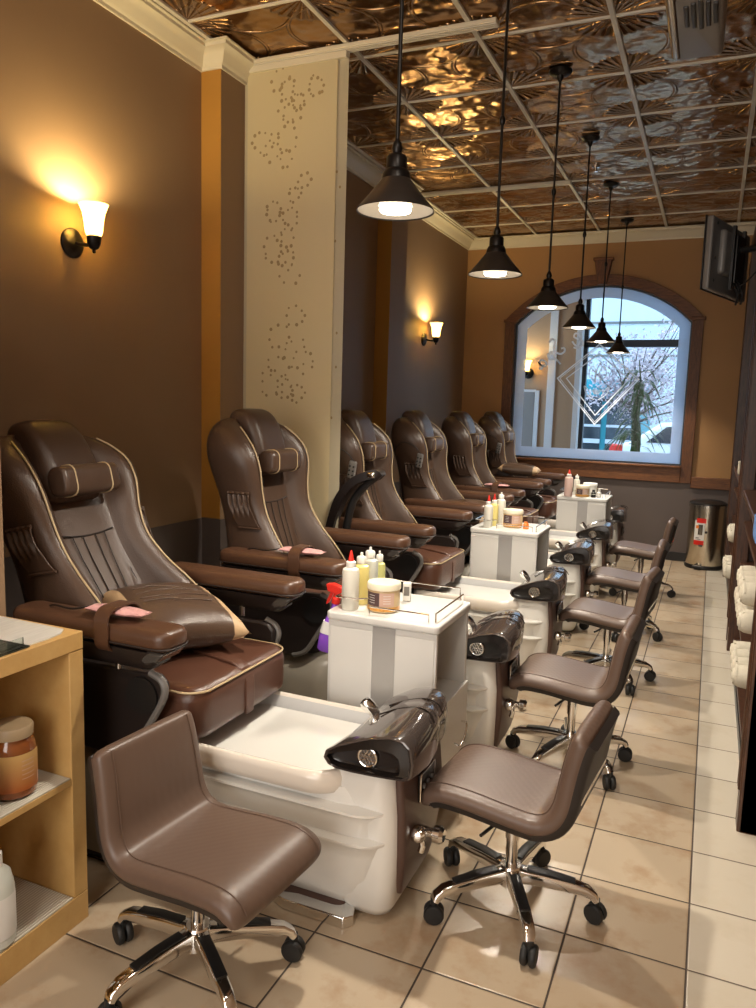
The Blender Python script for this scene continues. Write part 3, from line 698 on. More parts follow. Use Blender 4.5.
plabels = ['black cone pendant lamp hanging nearest the camera, largest of the row', 'second black pendant lamp in the row, left of the window arch',
           'third black pendant lamp, over the left shoulder of the window arch', 'fourth pendant lamp in the row, overlapping the upper left of the window glass',
           'fifth pendant lamp in the row, second from the window', 'farthest and smallest pendant lamp, hanging right before the window']
pend = make_pendant()
for k, y in enumerate([2.14, 3.255, 4.37, 5.46, 6.58, 7.82]):
    o = pend if k == 0 else copy_tree(pend)
    o.location = (PX, y, H - .012); tag(o, plabels[k], 'pendant lamp', 'black cone pendant lamps over the aisle')

# ------------------------------------------------------------------ curtain panel and its tracks
def track(name, x0, x1, y, label):
    r = empty(name, (x0, y, H - .012)); tag(r, label, 'curtain track')
    MB().box(0, x1 - x0, -.03, .03, -.022, 0).build('rail', 'ivory', r, bevel=.004)
    for s in (-.018, 0, .018): MB().box(.003, x1 - x0 - .003, s - .003, s + .003, -.027, -.02).build('channel', 'tbar', r)
    return r
track('curtain_track', -2.47, -1.07, 3.72, 'white ceiling track that holds the cream curtain panel')
track('curtain_track', -2.47, -1.18, 6.40, 'white ceiling track without a curtain farther back')
ct = empty('hanging_curtain', (-2.18, 3.72, H - .034)); tag(ct, 'cream hanging fabric panel with small brown dot clusters behind the second chair', 'curtain')
cm = MB()
CH = 3.08
def cfn(x0, x1, yy, amp):
    return lambda u, v: (x0 + (x1 - x0) * u, yy + amp * math.sin(u * 7 + v * 2), -CH * v)
cm.grid(cfn(-.265, .275, 0, .004), 14, 24)
rnd = random.Random(11)
for k in range(26):
    cx = rnd.uniform(-.18, .2); cz = -rnd.uniform(.08, 1.75)
    nn = rnd.randint(6, 11); R_ = rnd.uniform(.035, .085)
    for j in range(nn):
        a = 2 * pi * j / nn + rnd.uniform(-.2, .2); rr = R_ * rnd.uniform(.7, 1.1); s = rnd.uniform(.006, .0105)
        x, z = cx + rr * math.cos(a), cz + rr * math.sin(a)
        if abs(x) > .245 or z > -.02: continue
        yy = -.0015 + .004 * math.sin((x + .255) / .53 * 7 + (-z / CH) * 2)
        cm.add([(x + s * math.cos(t), yy, z + s * math.sin(t)) for t in [i * pi / 4 for i in range(8)]], [tuple(range(8))], 1)
for x in (-.305, .28, .30):
    for k in range(3):
        z = -rnd.uniform(.5, 1.9); cm.add([(x + .006 * math.cos(t), .008, z + .008 * math.sin(t)) for t in [i * pi / 4 for i in range(8)]], [tuple(range(8))], 1)
cm.build('front_layer', ['curtain', 'dots'], ct)
MB().grid(cfn(-.345, .33, .018, .003), 14, 20).build('sheer_layer', 'sheer', ct)
MB().box(-.34, .33, -.012, .03, -.035, 0.0).build('carrier_bar', 'ivory', ct, bevel=.003)

# ------------------------------------------------------------------ pedicure chairs
X0 = -1.6
def L(x): return x - X0
def make_chair():
    r = empty('pedicure_chair', (X0, 0, 0))
    # plinth and base
    MB().loft([rr_ring(L(-2.14), L(-1.50), .25, .06, z) for z in (.0, .40, .47)]).build('base', 'chair_black', r, bevel=.012)
    MB().loft([rr_ring(L(-2.02), L(-1.40), hy, .10, z) for z, hy in ((.04, .27), (.16, .31), (.30, .31), (.37, .295), (.41, .25), (.42, .12))]).build('base_shell', 'beige_shell', r)
    # seat
    s = MB(); c = (L(-1.635), 0, .562); s.rbox(c, (.64, .54, .170), .045, crown=.02, n=5, r2=.07)
    st_ = s.build('seat', 'seat_leather', r)
    MB().tube([(L(-1.635) + x, y, .634) for x, y in rrect(.3155, .2655, .068, 6)], .0034, closed=True, seg=6).build('piping', 'piping', st_)
    MB().strip([(L(-1.53), .0, .664), (L(-1.46), .0, .663), (L(-1.37), 0, .653), (L(-1.335), 0, .637), (L(-1.317), 0, .60), (L(-1.315), 0, .55), (L(-1.316), 0, .49)], [.02, .045, .05, .05, .05, .05, .04], .012).build('strap', 'seat_leather', st_, bevel=.003)
    # backrest (pivot low at the seat)
    PVX, PVZ = L(-1.92), .60
    B = lambda x, y, z: (L(x) - PVX, y, z - PVZ)
    Z = [.56, .62, .70, .80, .88, .96, 1.04, 1.12, 1.20, 1.27, 1.33, 1.38, 1.41]
    Wd = [.255, .268, .272, .258, .245, .236, .240, .262, .290, .302, .290, .255, .20]
    Xb = [-1.90, -1.94, -1.97, -2.0, -2.015, -2.03, -2.045, -2.06, -2.075, -2.088, -2.09, -2.085, -2.07]
    Xf = [-1.60, -1.585, -1.595, -1.655, -1.72, -1.775, -1.805, -1.81, -1.812, -1.83, -1.875, -1.935, -1.99]
    Xp = [-1.77, -1.77, -1.785, -1.81, -1.84, -1.868, -1.888, -1.905, -1.918, -1.93, -1.955, -1.985, -2.015]
    In = [.034, .034, .034, .034, .034, .034, .038, .052, .068, .074, .072, .062, .05]
    rings = []
    for z, w, xb, xf, xp, ins in zip(Z, Wd, Xb, Xf, Xp, In):
        xf = max(xf, xp + .012)
        wi = min(w - ins - .068, .140)
        h = [(xb, 0), (xb, w * .6), (xb + .012, w * .86), (xb + .04, w * .97), ((xb + xf) / 2, w + .004), (xf - .05, w - (ins - .034) * .15), (xf - .014, w - .012 - (ins - .034) * .45), (xf, w - ins), (xf - .006, w - ins - .022), (xf - .03, w - ins - .044), ((xf + xp) / 2 - .005, w - ins - .060), (xp + .008, wi), (xp + .002, wi * .75), (xp + .008, wi * .4), (xp + .010, 0)]
        ring = h + [(x, -y) for x, y in reversed(h[1:-1])]
        rings.append([B(x, y, z) for x, y in ring])
    top = rings[-1]; cx = sum(p[0] for p in top) / len(top)
    rings.append([(cx + (p[0] - cx) * .5, p[1] * .6, 1.42 - PVZ) for p in top])
    m = MB().loft(rings)
    back = m.build('backrest', ['leather'], r, loc=(PVX, 0, PVZ), subsurf=1, angle=60)
    def prof(tab, z): 
        for i in range(len(Z) - 1):
            if Z[i] <= z <= Z[i + 1]:
                t = (z - Z[i]) / (Z[i + 1] - Z[i]); return tab[i] * (1 - t) + tab[i + 1] * t
        return tab[-1] if z > Z[-1] else tab[0]
    for sg in (-1, 1):
        pts = bez([B(prof(Xf, z) + .001, sg * (prof(Wd, z) - prof(In, z) - .001), z) for z in (.62, .70, .80, .90, 1.0, 1.1, 1.2, 1.28, 1.34, 1.38)], 4)
        MB().tube(pts, .0033, seg=6).build('piping', 'piping', back)
        # gathered pocket on the outer side
        def pk(u, v, sg=sg):
            z = 1.09 - .155 * v; x = prof(Xf, z) - .035 - .11 * u
            rip = .007 * math.sin(u * 26 + 1.5 * math.sin(v * 5)) * math.sin(pi * min(1, v * 1.4 + .12)) 
            return B(x, sg * (prof(Wd, z) + .010 + .012 * math.sin(pi * v) + rip), z)
        p_ = MB().grid(pk, 44, 12).tube([pk(u / 20, 0) for u in range(21)], .006, seg=6).tube([pk(u / 20, 1) for u in range(21)], .004, seg=6)
        p_.build('side_pocket', 'leather', back, solid=.004)
    sm_ = MB()
    sm_.tube(bez([B(prof(Xp, 1.04) + .014, y, 1.04 - .012 * (1 - (y / .12) ** 2)) for y in (-.12, -.06, 0, .06, .12)], 4), .003, seg=5)
    for y0, y1 in ((-.075, -.05), (-.03, -.02), (.03, .02), (.075, .05)):
        sm_.tube([B(prof(Xp, z) + .0125, y0 + (y1 - y0) * (1.03 - z) / .4, z) for z in (1.03, .95, .87, .79, .71, .64)], .0022, seg=5)
    for y0 in (-.122, .122): sm_.tube([B(prof(Xp, z) + .008, y0 + math.copysign(prof(Wd, z) - .25, y0), z) for z in (1.26, 1.15, 1.04, .95, .87, .79, .71, .64)], .0025, seg=5)
    sm_.build('stitching', 'seam', back)
    hr = []
    for z, xf, xb, hy, rr in ((1.15, -1.895, -1.98, .10, .02), (1.165, -1.872, -1.99, .118, .035), (1.22, -1.858, -2.02, .126, .045), (1.29, -1.868, -2.05, .128, .05), (1.36, -1.888, -2.065, .126, .05), (1.41, -1.912, -2.068, .122, .05), (1.44, -1.937, -2.06, .112, .045), (1.456, -1.962, -2.045, .095, .035), (1.462, -1.985, -2.025, .06, .018)):
        hr.append([B(x + 0, y, z) for x, y, _ in rr_ring(xb, xf, hy, rr, 0, 5)])
    MB().loft(hr).build('headrest', 'leather', back, subsurf=1)
    a_, b_ = B(-1.838, 0, 1.222)[0], 1.222 - PVZ
    np_ = MB()
    rg = []
    for y, s in ((-.130, .75), (-.128, .88), (-.122, .97), (-.11, 1.0), (0, 1.02), (.11, 1.0), (.122, .97), (.128, .88), (.130, .75)):
        rg.append([(a_ + px * s, y, b_ + pz * s) for px, pz in rrect(.042, .052, .03, 4)])
    np_.loft(rg)
    for y in (-.082, .082): np_.tube([(a_ + px * 1.03, y, b_ + pz * 1.03) for px, pz in rrect(.042, .052, .03, 4)], .0026, m=1, closed=True, seg=6)
    np_.build('neck_pillow', ['leather', 'piping'], back)
    # armrests
    for sg in (-1, 1):
        a = MB().rbox((L(-1.62), sg * .348, .828), (.60, .122, .062), .024, n=5, crown=.006, r2=.045).build('armrest', 'arm_leather', r)
        MB().tube([(L(-1.62) + x, sg * .348 + y, .81) for x, y in rrect(.301, .062, .045, 5)], .0028, closed=True, seg=5).build('arm_seam', 'seam', a)
        MB().loft([[(L(-1.64) + x * k, sg * .348 + y * k2, z) for x, y in rrect(.265, .052, .03, 4)] for z, k, k2 in ((.735, .9, .55), (.755, 1.0, .9), (.795, 1.03, 1.04))]).build('arm_tray', 'chair_black', a)
        MB().prism([(L(-1.335), .797), (L(-1.40), .797), (L(-1.42), .765), (L(-1.40), .757), (L(-1.36), .77)], sg * .348 - .052, sg * .348 + .052).build('arm_end_cap', 'arm_cap', a, bevel=.008, seg=3)
        for x in (-1.72, -1.56): MB().lathe([(.011, .70), (.011, .745)], c=(L(x), sg * .325, 0), seg=10).build('arm_post', 'steel', a)
        pl = [(-1.97, .69), (-1.97, .47), (-1.85, .43), (-1.62, .415), (-1.55, .425), (-1.50, .465), (-1.405, .62), (-1.40, .67), (-1.425, .695), (-1.46, .70)]
        sp_ = MB().prism([(L(x), z) for x, z in pl], sg * .288, sg * .322).build('side_plate', 'chair_black', r, bevel=.008)
        MB().tube([(L(x), sg * .318, z) for x, z in bez_closed_part([(-1.58, .418), (-1.52, .445), (-1.465, .525), (-1.403, .63), (-1.405, .68), (-1.45, .703)])], .011, seg=8).build('plate_edge', 'greyplastic', sp_)
        MB().lathe([(.056, 0), (.056, .006), (.048, .008), (.044, .002), (.02, .0), (.012, .008), (.001, .008)], c=(L(-1.475), sg * .322 - (0 if sg > 0 else .008), .63), axis='y', seg=28).build('hinge_disc', 'black', sp_)
    # foot tub
    tb = MB()
    R0 = [(.02, -1.08, -.84, .12, .08), (.05, -1.16, -.81, .155, .09), (.10, -1.28, -.78, .182, .10), (.16, -1.38, -.752, .202, .10), (.23, -1.44, -.740, .214, .10), (.268, -1.46, -.734, .224, .10), (.280, -1.465, -.730, .238, .10), (.287, -1.465, -.730, .238, .10), (.291, -1.46, -.735, .228, .10), (.293, -1.455, -.745, .212, .10),
          (.335, -1.47, -.745, .212, .10), (.358, -1.48, -.738, .222, .10), (.370, -1.49, -.732, .240, .10), (.377, -1.49, -.732, .240, .10), (.381, -1.485, -.74, .228, .10), (.383, -1.48, -.77, .208, .10), (.43, -1.48, -.80, .206, .10)]
    tb.loft([rr_ring(L(a), L(b), hy, rr, z, 7) for z, a, b, hy, rr in R0])
    tub = tb.build('tub_shell', 'tub', r, angle=50)
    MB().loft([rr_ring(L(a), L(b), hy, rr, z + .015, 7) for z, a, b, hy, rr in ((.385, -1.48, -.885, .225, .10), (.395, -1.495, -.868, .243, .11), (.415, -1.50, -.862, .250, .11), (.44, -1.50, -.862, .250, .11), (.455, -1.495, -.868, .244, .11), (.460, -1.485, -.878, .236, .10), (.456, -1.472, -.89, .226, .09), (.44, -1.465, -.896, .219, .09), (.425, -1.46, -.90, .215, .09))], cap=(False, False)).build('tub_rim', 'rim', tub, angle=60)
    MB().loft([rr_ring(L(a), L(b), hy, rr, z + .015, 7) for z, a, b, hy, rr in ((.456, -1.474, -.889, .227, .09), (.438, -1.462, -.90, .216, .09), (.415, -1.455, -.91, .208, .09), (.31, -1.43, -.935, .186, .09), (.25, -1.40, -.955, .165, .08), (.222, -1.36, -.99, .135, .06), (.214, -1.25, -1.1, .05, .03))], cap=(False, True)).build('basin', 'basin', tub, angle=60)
    # pedestal carrying the console
    MB().loft([rr_ring(L(a), L(-.726 + d), hy, .05, z, 5) for z, a, d, hy in ((.002, -.90, -.05, .10), (.02, -.91, -.03, .135), (.06, -.91, -.012, .165), (.14, -.91, .0, .188), (.25, -.90, .008, .195), (.36, -.915, .008, .20), (.44, -.92, .0, .20), (.52, -.92, -.01, .19))]).build('pedestal', 'tub', r, angle=50)
    fp = MB().loft([rr_ring(L(-.735), L(-.706 + d), hy, .012, z, 3) for z, d, hy in ((.10, -.012, .12), (.14, -.004, .14), (.25, .008, .158), (.36, .008, .165), (.44, .0, .165), (.52, -.01, .16))]).build('front_panel', 'brown_panel', r)
    cp = MB().rbox((L(-.697), .0, .398), (.010, .12, .085), .004).build('control_plate', 'console_dark', fp)
    MB().tube([(L(-.692), .0 + y, .398 + z) for y, z in rrect(.06, .043, .008, 3)], .003, closed=True, seg=6).build('plate_frame', 'chrome', cp)
    for k in range(3): MB().lathe([(.008, 0), (.008, .006), (.001, .008)], c=(L(-.693), -.035 + .035 * k, .398), axis='x', seg=14).build('button', 'greyplastic', cp)
    # moulded console
    P = [(-.915, .498), (-.928, .516), (-.922, .536), (-.89, .556), (-.84, .578), (-.785, .600), (-.725, .614), (-.685, .610), (-.664, .592), (-.656, .55), (-.660, .512), (-.682, .498), (-.73, .494), (-.78, .491), (-.84, .489), (-.89, .490)]
    pc = (-.80, .53)
    def cr(y, s, dz=0.0, dx=0.0, lf=1.0, dn=0.0):
        out = []
        for x, z in P:
            if x < -.76: x = -.76 + (x + .76) * lf
            if z < .53: z -= dn
            out.append((L(pc[0] + (x - pc[0]) * s + dx), y, pc[1] + (z - pc[1]) * s + dz))
        return out
    stn = [cr(-.218, .90), cr(-.224, .95), cr(-.222, .985), cr(-.212, 1.0), cr(-.17, 1.0, .002, 0, .95, .01), cr(-.09, 1.0, .006, .0, .86, .025), cr(.0, .99, .010, -.008, .80, .03), cr(.025, .98, .010, -.011, .78, .03), cr(.036, .955, .010, -.012, .78, .03), cr(.052, .955, .010, -.014, .78, .03), cr(.10, .975, .010, -.020, .76, .03), cr(.16, .96, .006, -.028, .74, .03), cr(.188, .93, .002, -.032, .74, .03), cr(.198, .84, -.006, -.034, .74, .03)]
    co = MB().loft(stn, cap=(False, True))
    con = co.build('console', 'console', r, angle=50)
    def face(y, k): return [(L(-.785 + (x + .785) * .82 * k - .016), y, .535 + (.500 + (z - .490) * .58 - .535) * k) for x, z in P]
    MB().loft([cr(-.218, .90), face(-.222, 1.0), face(-.200, .97), face(-.198, .9)], cap=(False, True)).build('console_face', 'console_dark', con, angle=30)
    Q = MB(); jx, jz = L(-.800), .535
    Q.tube([(jx + .027 * math.cos(t), -.203, jz + .027 * math.sin(t)) for t in [k * pi / 12 for k in range(24)]], .0045, closed=True, seg=8)
    Q.lathe([(.025, -.2025), (.025, -.201)], c=(jx, 0, jz), axis='y', seg=20, m=1)
    for k in range(3):
        for off in (-.009, .0, .009):
            t = k * pi / 3; u = Vector((math.cos(t), 0, math.sin(t))); w = Vector((-math.sin(t), 0, math.cos(t))); hl = math.sqrt(.025 ** 2 - off ** 2)
            p0 = Vector((jx, -.205, jz)) + w * off
            Q.tube([p0 - u * hl, p0 + u * hl], .0016, seg=5)
    Q.build('jet_roundel', ['chrome', 'greyplastic'], con)
    g = MB()
    for y in (-.03, .044):
        g.tube(bez([(L(pc[0] + (x - pc[0]) * 1.004), y + .02 * math.sin(i), pc[1] + (z - pc[1]) * 1.004 + .008) for i, (x, z) in enumerate([p for p in P[4:9]])], 4), .0025, seg=5)
    g.build('console_groove', 'console_dark', con)
    MB().lathe([(.014, -.02), (.014, .02), (.018, .024), (.021, .045), (.021, .062), (.015, .072), (.001, .075)], seg=24).build('faucet_knob', 'chrome', con, loc=(L(-.885), .075, .530), rot=(.25, -.75, 0))
    f = MB().lathe([(.010, 0), (.022, .006), (.026, .02), (.022, .034), (.010, .042)], c=(L(-.70), -.10, .285), axis='x', seg=20)
    f.lathe([(.014, 0), (.014, .05), (.024, .055), (.026, .075), (.018, .085)], c=(L(-.70), -.06, .275), axis='x', seg=20).tube([(L(-.675), -.10, .285), (L(-.665), -.10, .255), (L(-.67), -.10, .235)], .010, seg=10)
    f.build('hose_fitting', 'chrome', r)
    MB().loft([rr_ring(L(-1.36), L(-.88), hy, .04, z) for z, hy in ((0, .17), (.03, .17), (.06, .13))]).build('floor_plinth', 'brown_panel', r)
    MB().prism([(L(-1.12), -.18), (L(-1.06), -.205), (L(-.86), -.205), (L(-.84), -.18), (L(-.86), -.12)], .0, .035, 'z').build('kick_plate', 'chrome', r, bevel=.004)
    return r
def bez_closed_part(p): return [(a[0], a[1]) for a in bez([(x, z, 0) for x, z in p], 5)]

chair = make_chair()
YU = [2.035, 3.105, 4.18, 5.26, 6.33, 7.40]
clabels = ['reclined brown leather pedicure chair nearest the camera, throw pillow on its seat',
           'brown leather pedicure chair standing in front of the cream curtain panel',
           'brown leather pedicure chair just beyond the curtain with a black tablet arm at its side',
           'brown leather pedicure chair beside the second white trolley, two places beyond the curtain',
           'brown leather pedicure chair next to last before the window, pink packet on its armrest',
           'brown leather pedicure chair at the far end by the window, striped pillow on its armrest']
recl = [-.235, -.01, .0, -.01, 0, .0]
chairs = []
for k, y in enumerate(YU):
    o = chair if k == 0 else copy_tree(chair)
    chairs.append(o)
for k, (o, y) in enumerate(zip(chairs, YU)):
    o.location = (X0, y, 0); tag(o, clabels[k], 'pedicure chair', 'pedicure chairs along the left wall')
    for ch in o.children:
        if ch.name.split('.')[0] == 'backrest': ch.rotation_euler = (0, recl[k], 0); ch.location.x += -.01 if k == 0 else 0; ch.location.z += -.015 if k == 0 else 0

# extras that only some chairs have
def arm_strap(k, x):
    o = chairs[k]
    pts = [(L(x), -.348 + y, .838 + z) for y, z in rrect(.069, .064, .04, 5)]
    MB().strip(pts + [pts[0]], .05, .005, wdir=(1, 0, 0)).build('arm_strap', 'arm_leather', o)
def packet(k, x, label, yaw=.06):
    m = MB(); rg = []; rnd = random.Random(k)
    for i in range(13):
        t = i / 12; a = (t - .5) * .20; s = max(.12, math.sin(pi * min(max(t * .94 + .03, 0), 1)) ** .35)
        w = .035 * s + (.012 if i in (0, 12) else 0); hh = .013 * s if 0 < i < 12 else .001
        hh *= (.45 if i == 6 else 1)
        rg.append([(a, w * math.cos(q) + rnd.uniform(-.002, .002), hh * math.sin(q) + rnd.uniform(-.001, .001)) for q in [j * pi / 6 for j in range(12)]])
    m.loft(rg)
    p = m.build('handset_packet', ['pinkfilm'], loc=(x, YU[k] - .348, .884), rot=(0, 0, yaw)); tag(p, label, 'packet', 'pink packets strapped to armrests')
    MB().tube(bez([(-.10, 0, 0), (-.16, -.01, -.012), (-.25, .01, -.016), (-.33, .06, -.06)], 6), .003, seg=6).build('cord', 'black', p)
for k, x, lb in ((0, -1.54, 'crinkled pink plastic packet strapped on the near armrest of the first chair'), (1, -1.53, 'crinkled pink plastic packet strapped on the near armrest of the chair by the curtain'), (4, -1.55, 'pink plastic packet on the armrest of the chair next to last before the window')):
    arm_strap(k, x + .0); packet(k, x, lb)

def make_pillow(name, loc, rot, sx, sy, sz, label):
    m = MB(); n = 28
    def sf_(u, v, top):
        x, y = 2 * u - 1, 2 * v - 1
        h = (max(0, 1 - abs(x) ** 2.4) * max(0, 1 - abs(y) ** 2.4)) ** .45
        pin = 1 - .07 * (1 - abs(x * y))* (abs(x) ** 4 + abs(y) ** 4)
        return (x * sx / 2 * pin, y * sy / 2 * pin, top * sz / 2 * h + .004 * math.sin(y * 9 + x * 3) * h)
    for top in (1, -1):
        base = len(m.v); vs = [sf_(i / n, j / n, top) for j in range(n + 1) for i in range(n + 1)]
        fs = [(j * (n + 1) + i, j * (n + 1) + i + 1, (j + 1) * (n + 1) + i + 1, (j + 1) * (n + 1) + i) for j in range(n) for i in range(n)]
        for f in fs:
            i = f[0] % (n + 1); m.add([vs[q] for q in f], [(0, 1, 2, 3)], 1 if (i < 3 or i > n - 5) else 0)
    for yy in (-.12, -.03, .06, .15):
        m.tube(bez([((2 * u - 1) * sx / 2, yy * sy + .01 * math.sin(u * 6), sf_(u, yy + .5, 1)[2] + .001) for u in (.2, .35, .5, .65, .78)], 4), .0025, seg=5)
    o = m.build(name, ['pillow_brown', 'pillow_beige'], loc=loc, rot=rot, angle=80)
    import bmesh
    b = bmesh.new(); b.from_mesh(o.data); bmesh.ops.remove_doubles(b, verts=b.verts, dist=.0006); bmesh.ops.recalc_face_normals(b, faces=b.faces); b.to_mesh(o.data); b.free()
    return tag(o, label, 'pillow', 'brown and beige throw pillows')
make_pillow('throw_pillow', (-1.645, 2.06, .765), tuple((Matrix.Rotation(.16, 3, 'Y') @ Matrix.Rotation(1.05, 3, 'Z')).to_euler()), .40, .42, .16, 'brown throw pillow with beige end lying on the seat of the first chair')
make_pillow('throw_pillow', (-1.63, 7.10, .93), (0, .05, .1), .38, .24, .11, 'striped brown pillow with beige ends on the farthest chair by the window')
make_pillow('throw_pillow', (-1.60, 5.28, .74), (.25, .0, .1), .42, .38, .14, 'brown pillow with beige corner on the chair behind the second white trolley')

# remote controls in the side pockets, tablet arm of the third chair
def remote(loc, rot, label):
    m = MB().rbox((0, 0, 0), (.045, .022, .10), .008)
    o = m.build('remote_control', 'greyplastic', loc=loc, rot=rot); tag(o, label, 'remote control', 'chair remote controls in side pockets')
    for i in range(2):
        for j in range(3): MB().lathe([(.006, 0), (.005, -.004)], c=(-.011 + .022 * i, -.011, -.03 + .025 * j), axis='y', seg=10).build('button', 'black', o)
    MB().tube(bez([(0, 0, .05), (-.05, -.01, .09), (-.14, -.02, .10), (-.20, .0, .02)], 6), .0028, seg=6).build('cord', 'black', o)
    return o
remote((-1.84, 5.26 - .30, 1.12), (.1, .2, 0), 'grey remote control in the side pocket of the chair beside the second trolley')
remote((-1.84, 7.40 - .30, 1.12), (.1, .2, 0), 'grey remote control in the side pocket of the farthest chair')
remote((-1.84, 4.18 - .30, 1.13), (.1, .2, 0), 'grey remote control in the side pocket of the chair beyond the curtain')
ta = empty('tablet_arm', (-1.80, 3.76, .0)); tag(ta, 'black swing arm with a control pad rising beside the third chair', 'control arm')
MB().tube(bez([(-.02, 0, .02), (-.02, 0, .45), (-.02, .0, .72), (.02, 0, .95), (.10, 0, 1.06), (.16, 0, 1.11)], 6), [.022] * 31, seg=10).build('arm', 'black', ta)
MB().loft([rr_ring(-.045, .045, .022, .02, z) for z in (0, .02)]).build('foot', 'black', ta)
ps = [Vector((-.10, -.02, .80)), Vector((-.04, -.02, .97)), Vector((.05, -.02, 1.08)), Vector((.17, -.02, 1.13)), Vector((.20, -.02, 1.11))]
MB().strip(bez(ps, 5), [.05 + .05 * math.sin(pi * i / 20) for i in range(21)], .045).build('pad_housing', 'chair_black', ta, bevel=.012, seg=3)
MB().rbox((.155, -.055, 1.125), (.05, .035, .035), .014).build('lever_knob', 'chrome', ta)

# ------------------------------------------------------------------ white trolleys
def make_cart():
    r = empty('trolley', (0, 0, 0))
    b = MB()
    b.box(-.205, .205, -.185, -.165, .096, .735).box(-.205, .205, .165, .185, .096, .735).box(-.2045, -.185, -.1645, .1645, .096, .7345)
    b.box(-.1845, .2045, -.1645, .1645, .435, .455).box(-.205, .205, -.185, .185, .075, .095)
    b.build('cabinet_body', 'cart', r, bevel=.004)
    t = MB().rbox((0, 0, .75), (.425, .39, .03), .008, r2=.02, n=4); t.build('cart_top', 'cart', r)
    for x0, x1 in ((-.195, -.03), (.055, .198)): MB().box(x0, x1, -.190, -.184, .12, .715).build('side_panel', 'cart_panel', r, bevel=.003)
    MB().box(-.03, .055, -.189, -.184, .10, .732).build('silver_strip', 'cart_strip', r)
    d = MB().box(.206, .218, -.172, .172, .10, .462).build('cabinet_door', 'cart', r, bevel=.003)
    MB().tube(bez([(.218, .02, .27), (.24, .025, .265), (.245, .06, .28), (.24, .10, .32), (.218, .105, .325)], 6), .004, seg=8).build('handle', 'chrome', d)
    MB().box(.218, .2195, -.15, -.12, .395, .435).build('sticker', 'label_brown', d)
    for x in (-.16, .16):
        for y in (-.14, .14):
            c = MB().lathe([(.008, -.012), (.030, -.012), (.033, -.008), (.033, .008), (.030, .012), (.008, .012)], c=(x, y, .033), axis='y', seg=20)
            c.tube([(x, y, .04), (x, y, .08)], .01, seg=8).build('caster', 'rubber', r)
    w = MB(); zt = .765
    def hoop(pts, h):
        q = [(pts[0][0], pts[0][1], zt)] + [(x, y, zt + h) for x, y in pts] + [(pts[-1][0], pts[-1][1], zt)]
        w.tube(q, .003, seg=6)
    hoop([(-.185, .10), (-.185, -.17), (-.11, -.17), (-.06, -.13)], .05)
    hoop([(-.05, -.175), (.17, -.175)], .032); hoop([(.19, -.16), (.19, .15)], .035); hoop([(.17, .175), (-.17, .175)], .05)
    w.build('wire_rail', 'chrome', r)
    return r
cart = make_cart()
CY = [2.56, 4.69, 6.80]; CX = [-1.0, -1.11, -.975]
lab = ['white trolley with a wire rail, nearest, between the first and second chairs', 'white trolley with a wire rail in the middle, loaded with red-tipped bottles', 'white trolley with a wire rail farthest away, in front of the window']
for k in range(3):
    o = cart if k == 0 else copy_tree(cart)
    o.location = (CX[k], CY[k], 0); tag(o, lab[k], 'trolley', 'white supply trolleys between the chairs')
ZT = .766
def bottle(loc, r, h, mat, capmat, tip, label, tipmat='red'):
    o = empty('squeeze_bottle', loc); tag(o, label, 'bottle', 'squeeze bottles on the trolleys')
    MB().lathe([(r * .9, 0), (r, .006), (r, h - .02), (r * .93, h - .008), (r * .5, h), (r * .45, h + .006)], seg=24).build('bottle_body', mat, o)
    if tip:
        MB().lathe([(r * .55, h), (r * .58, h + .018), (r * .4, h + .022)], seg=18).build('collar', capmat, o)
        MB().lathe([(r * .36, h + .02), (r * .3, h + .03), (r * .12, h + .058), (r * .05, h + .06)], seg=14).build('nozzle', tipmat, o)
    else:
        m = MB().lathe([(r * .55, h), (r * .6, h + .004), (r * .6, h + .024), (r * .5, h + .028), (r * .2, h + .03)], seg=18).lathe([(r * .18, h + .03), (r * .18, h + .042), (r * .02, h + .043)], seg=10); m.build('screw_cap', capmat, o)
    return o
b1 = 'on the nearest trolley'
bottle((-1.145, 2.425, ZT), .031, .155, 'bottle_white', 'white', True, 'milky white bottle with red pointed nozzle ' + b1)
bottle((-1.145, 2.515, ZT), .030, .150, 'bottle_yellow', 'white', False, 'pale yellow bottle with white flip cap behind the red-tipped bottle ' + b1)
bottle((-1.15, 2.605, ZT), .031, .155, 'bottle_grey', 'white', False, 'pale grey bottle with white cap behind the yellow bottle ' + b1)
bottle((-1.15, 2.695, ZT), .024, .125, 'bottle_green', 'white', False, 'slim yellow-green bottle, last of the row ' + b1)
b2_ = 'on the middle trolley'
bottle((-1.225, 4.555, ZT), .028, .14, 'bottle_white', 'white', True, 'milky bottle with red nozzle, first of the row ' + b2_)
bottle((-1.215, 4.65, ZT), .027, .14, 'bottle_yellow', 'white', True, 'yellowish bottle with red nozzle, second of the row ' + b2_)
bottle((-1.195, 4.74, ZT), .030, .16, 'bottle_white', 'white', False, 'tall white bottle with white cap at the back ' + b2_)
bottle((-1.09, 6.62, ZT), .035, .17, 'bottle_pink', 'white', True, 'pale pink bottle with small red tip on the farthest trolley')
bottle((-1.045, 6.76, ZT), .027, .14, 'bottle_white', 'white', False, 'white bottle with cap half hidden behind the pink bottle on the farthest trolley')

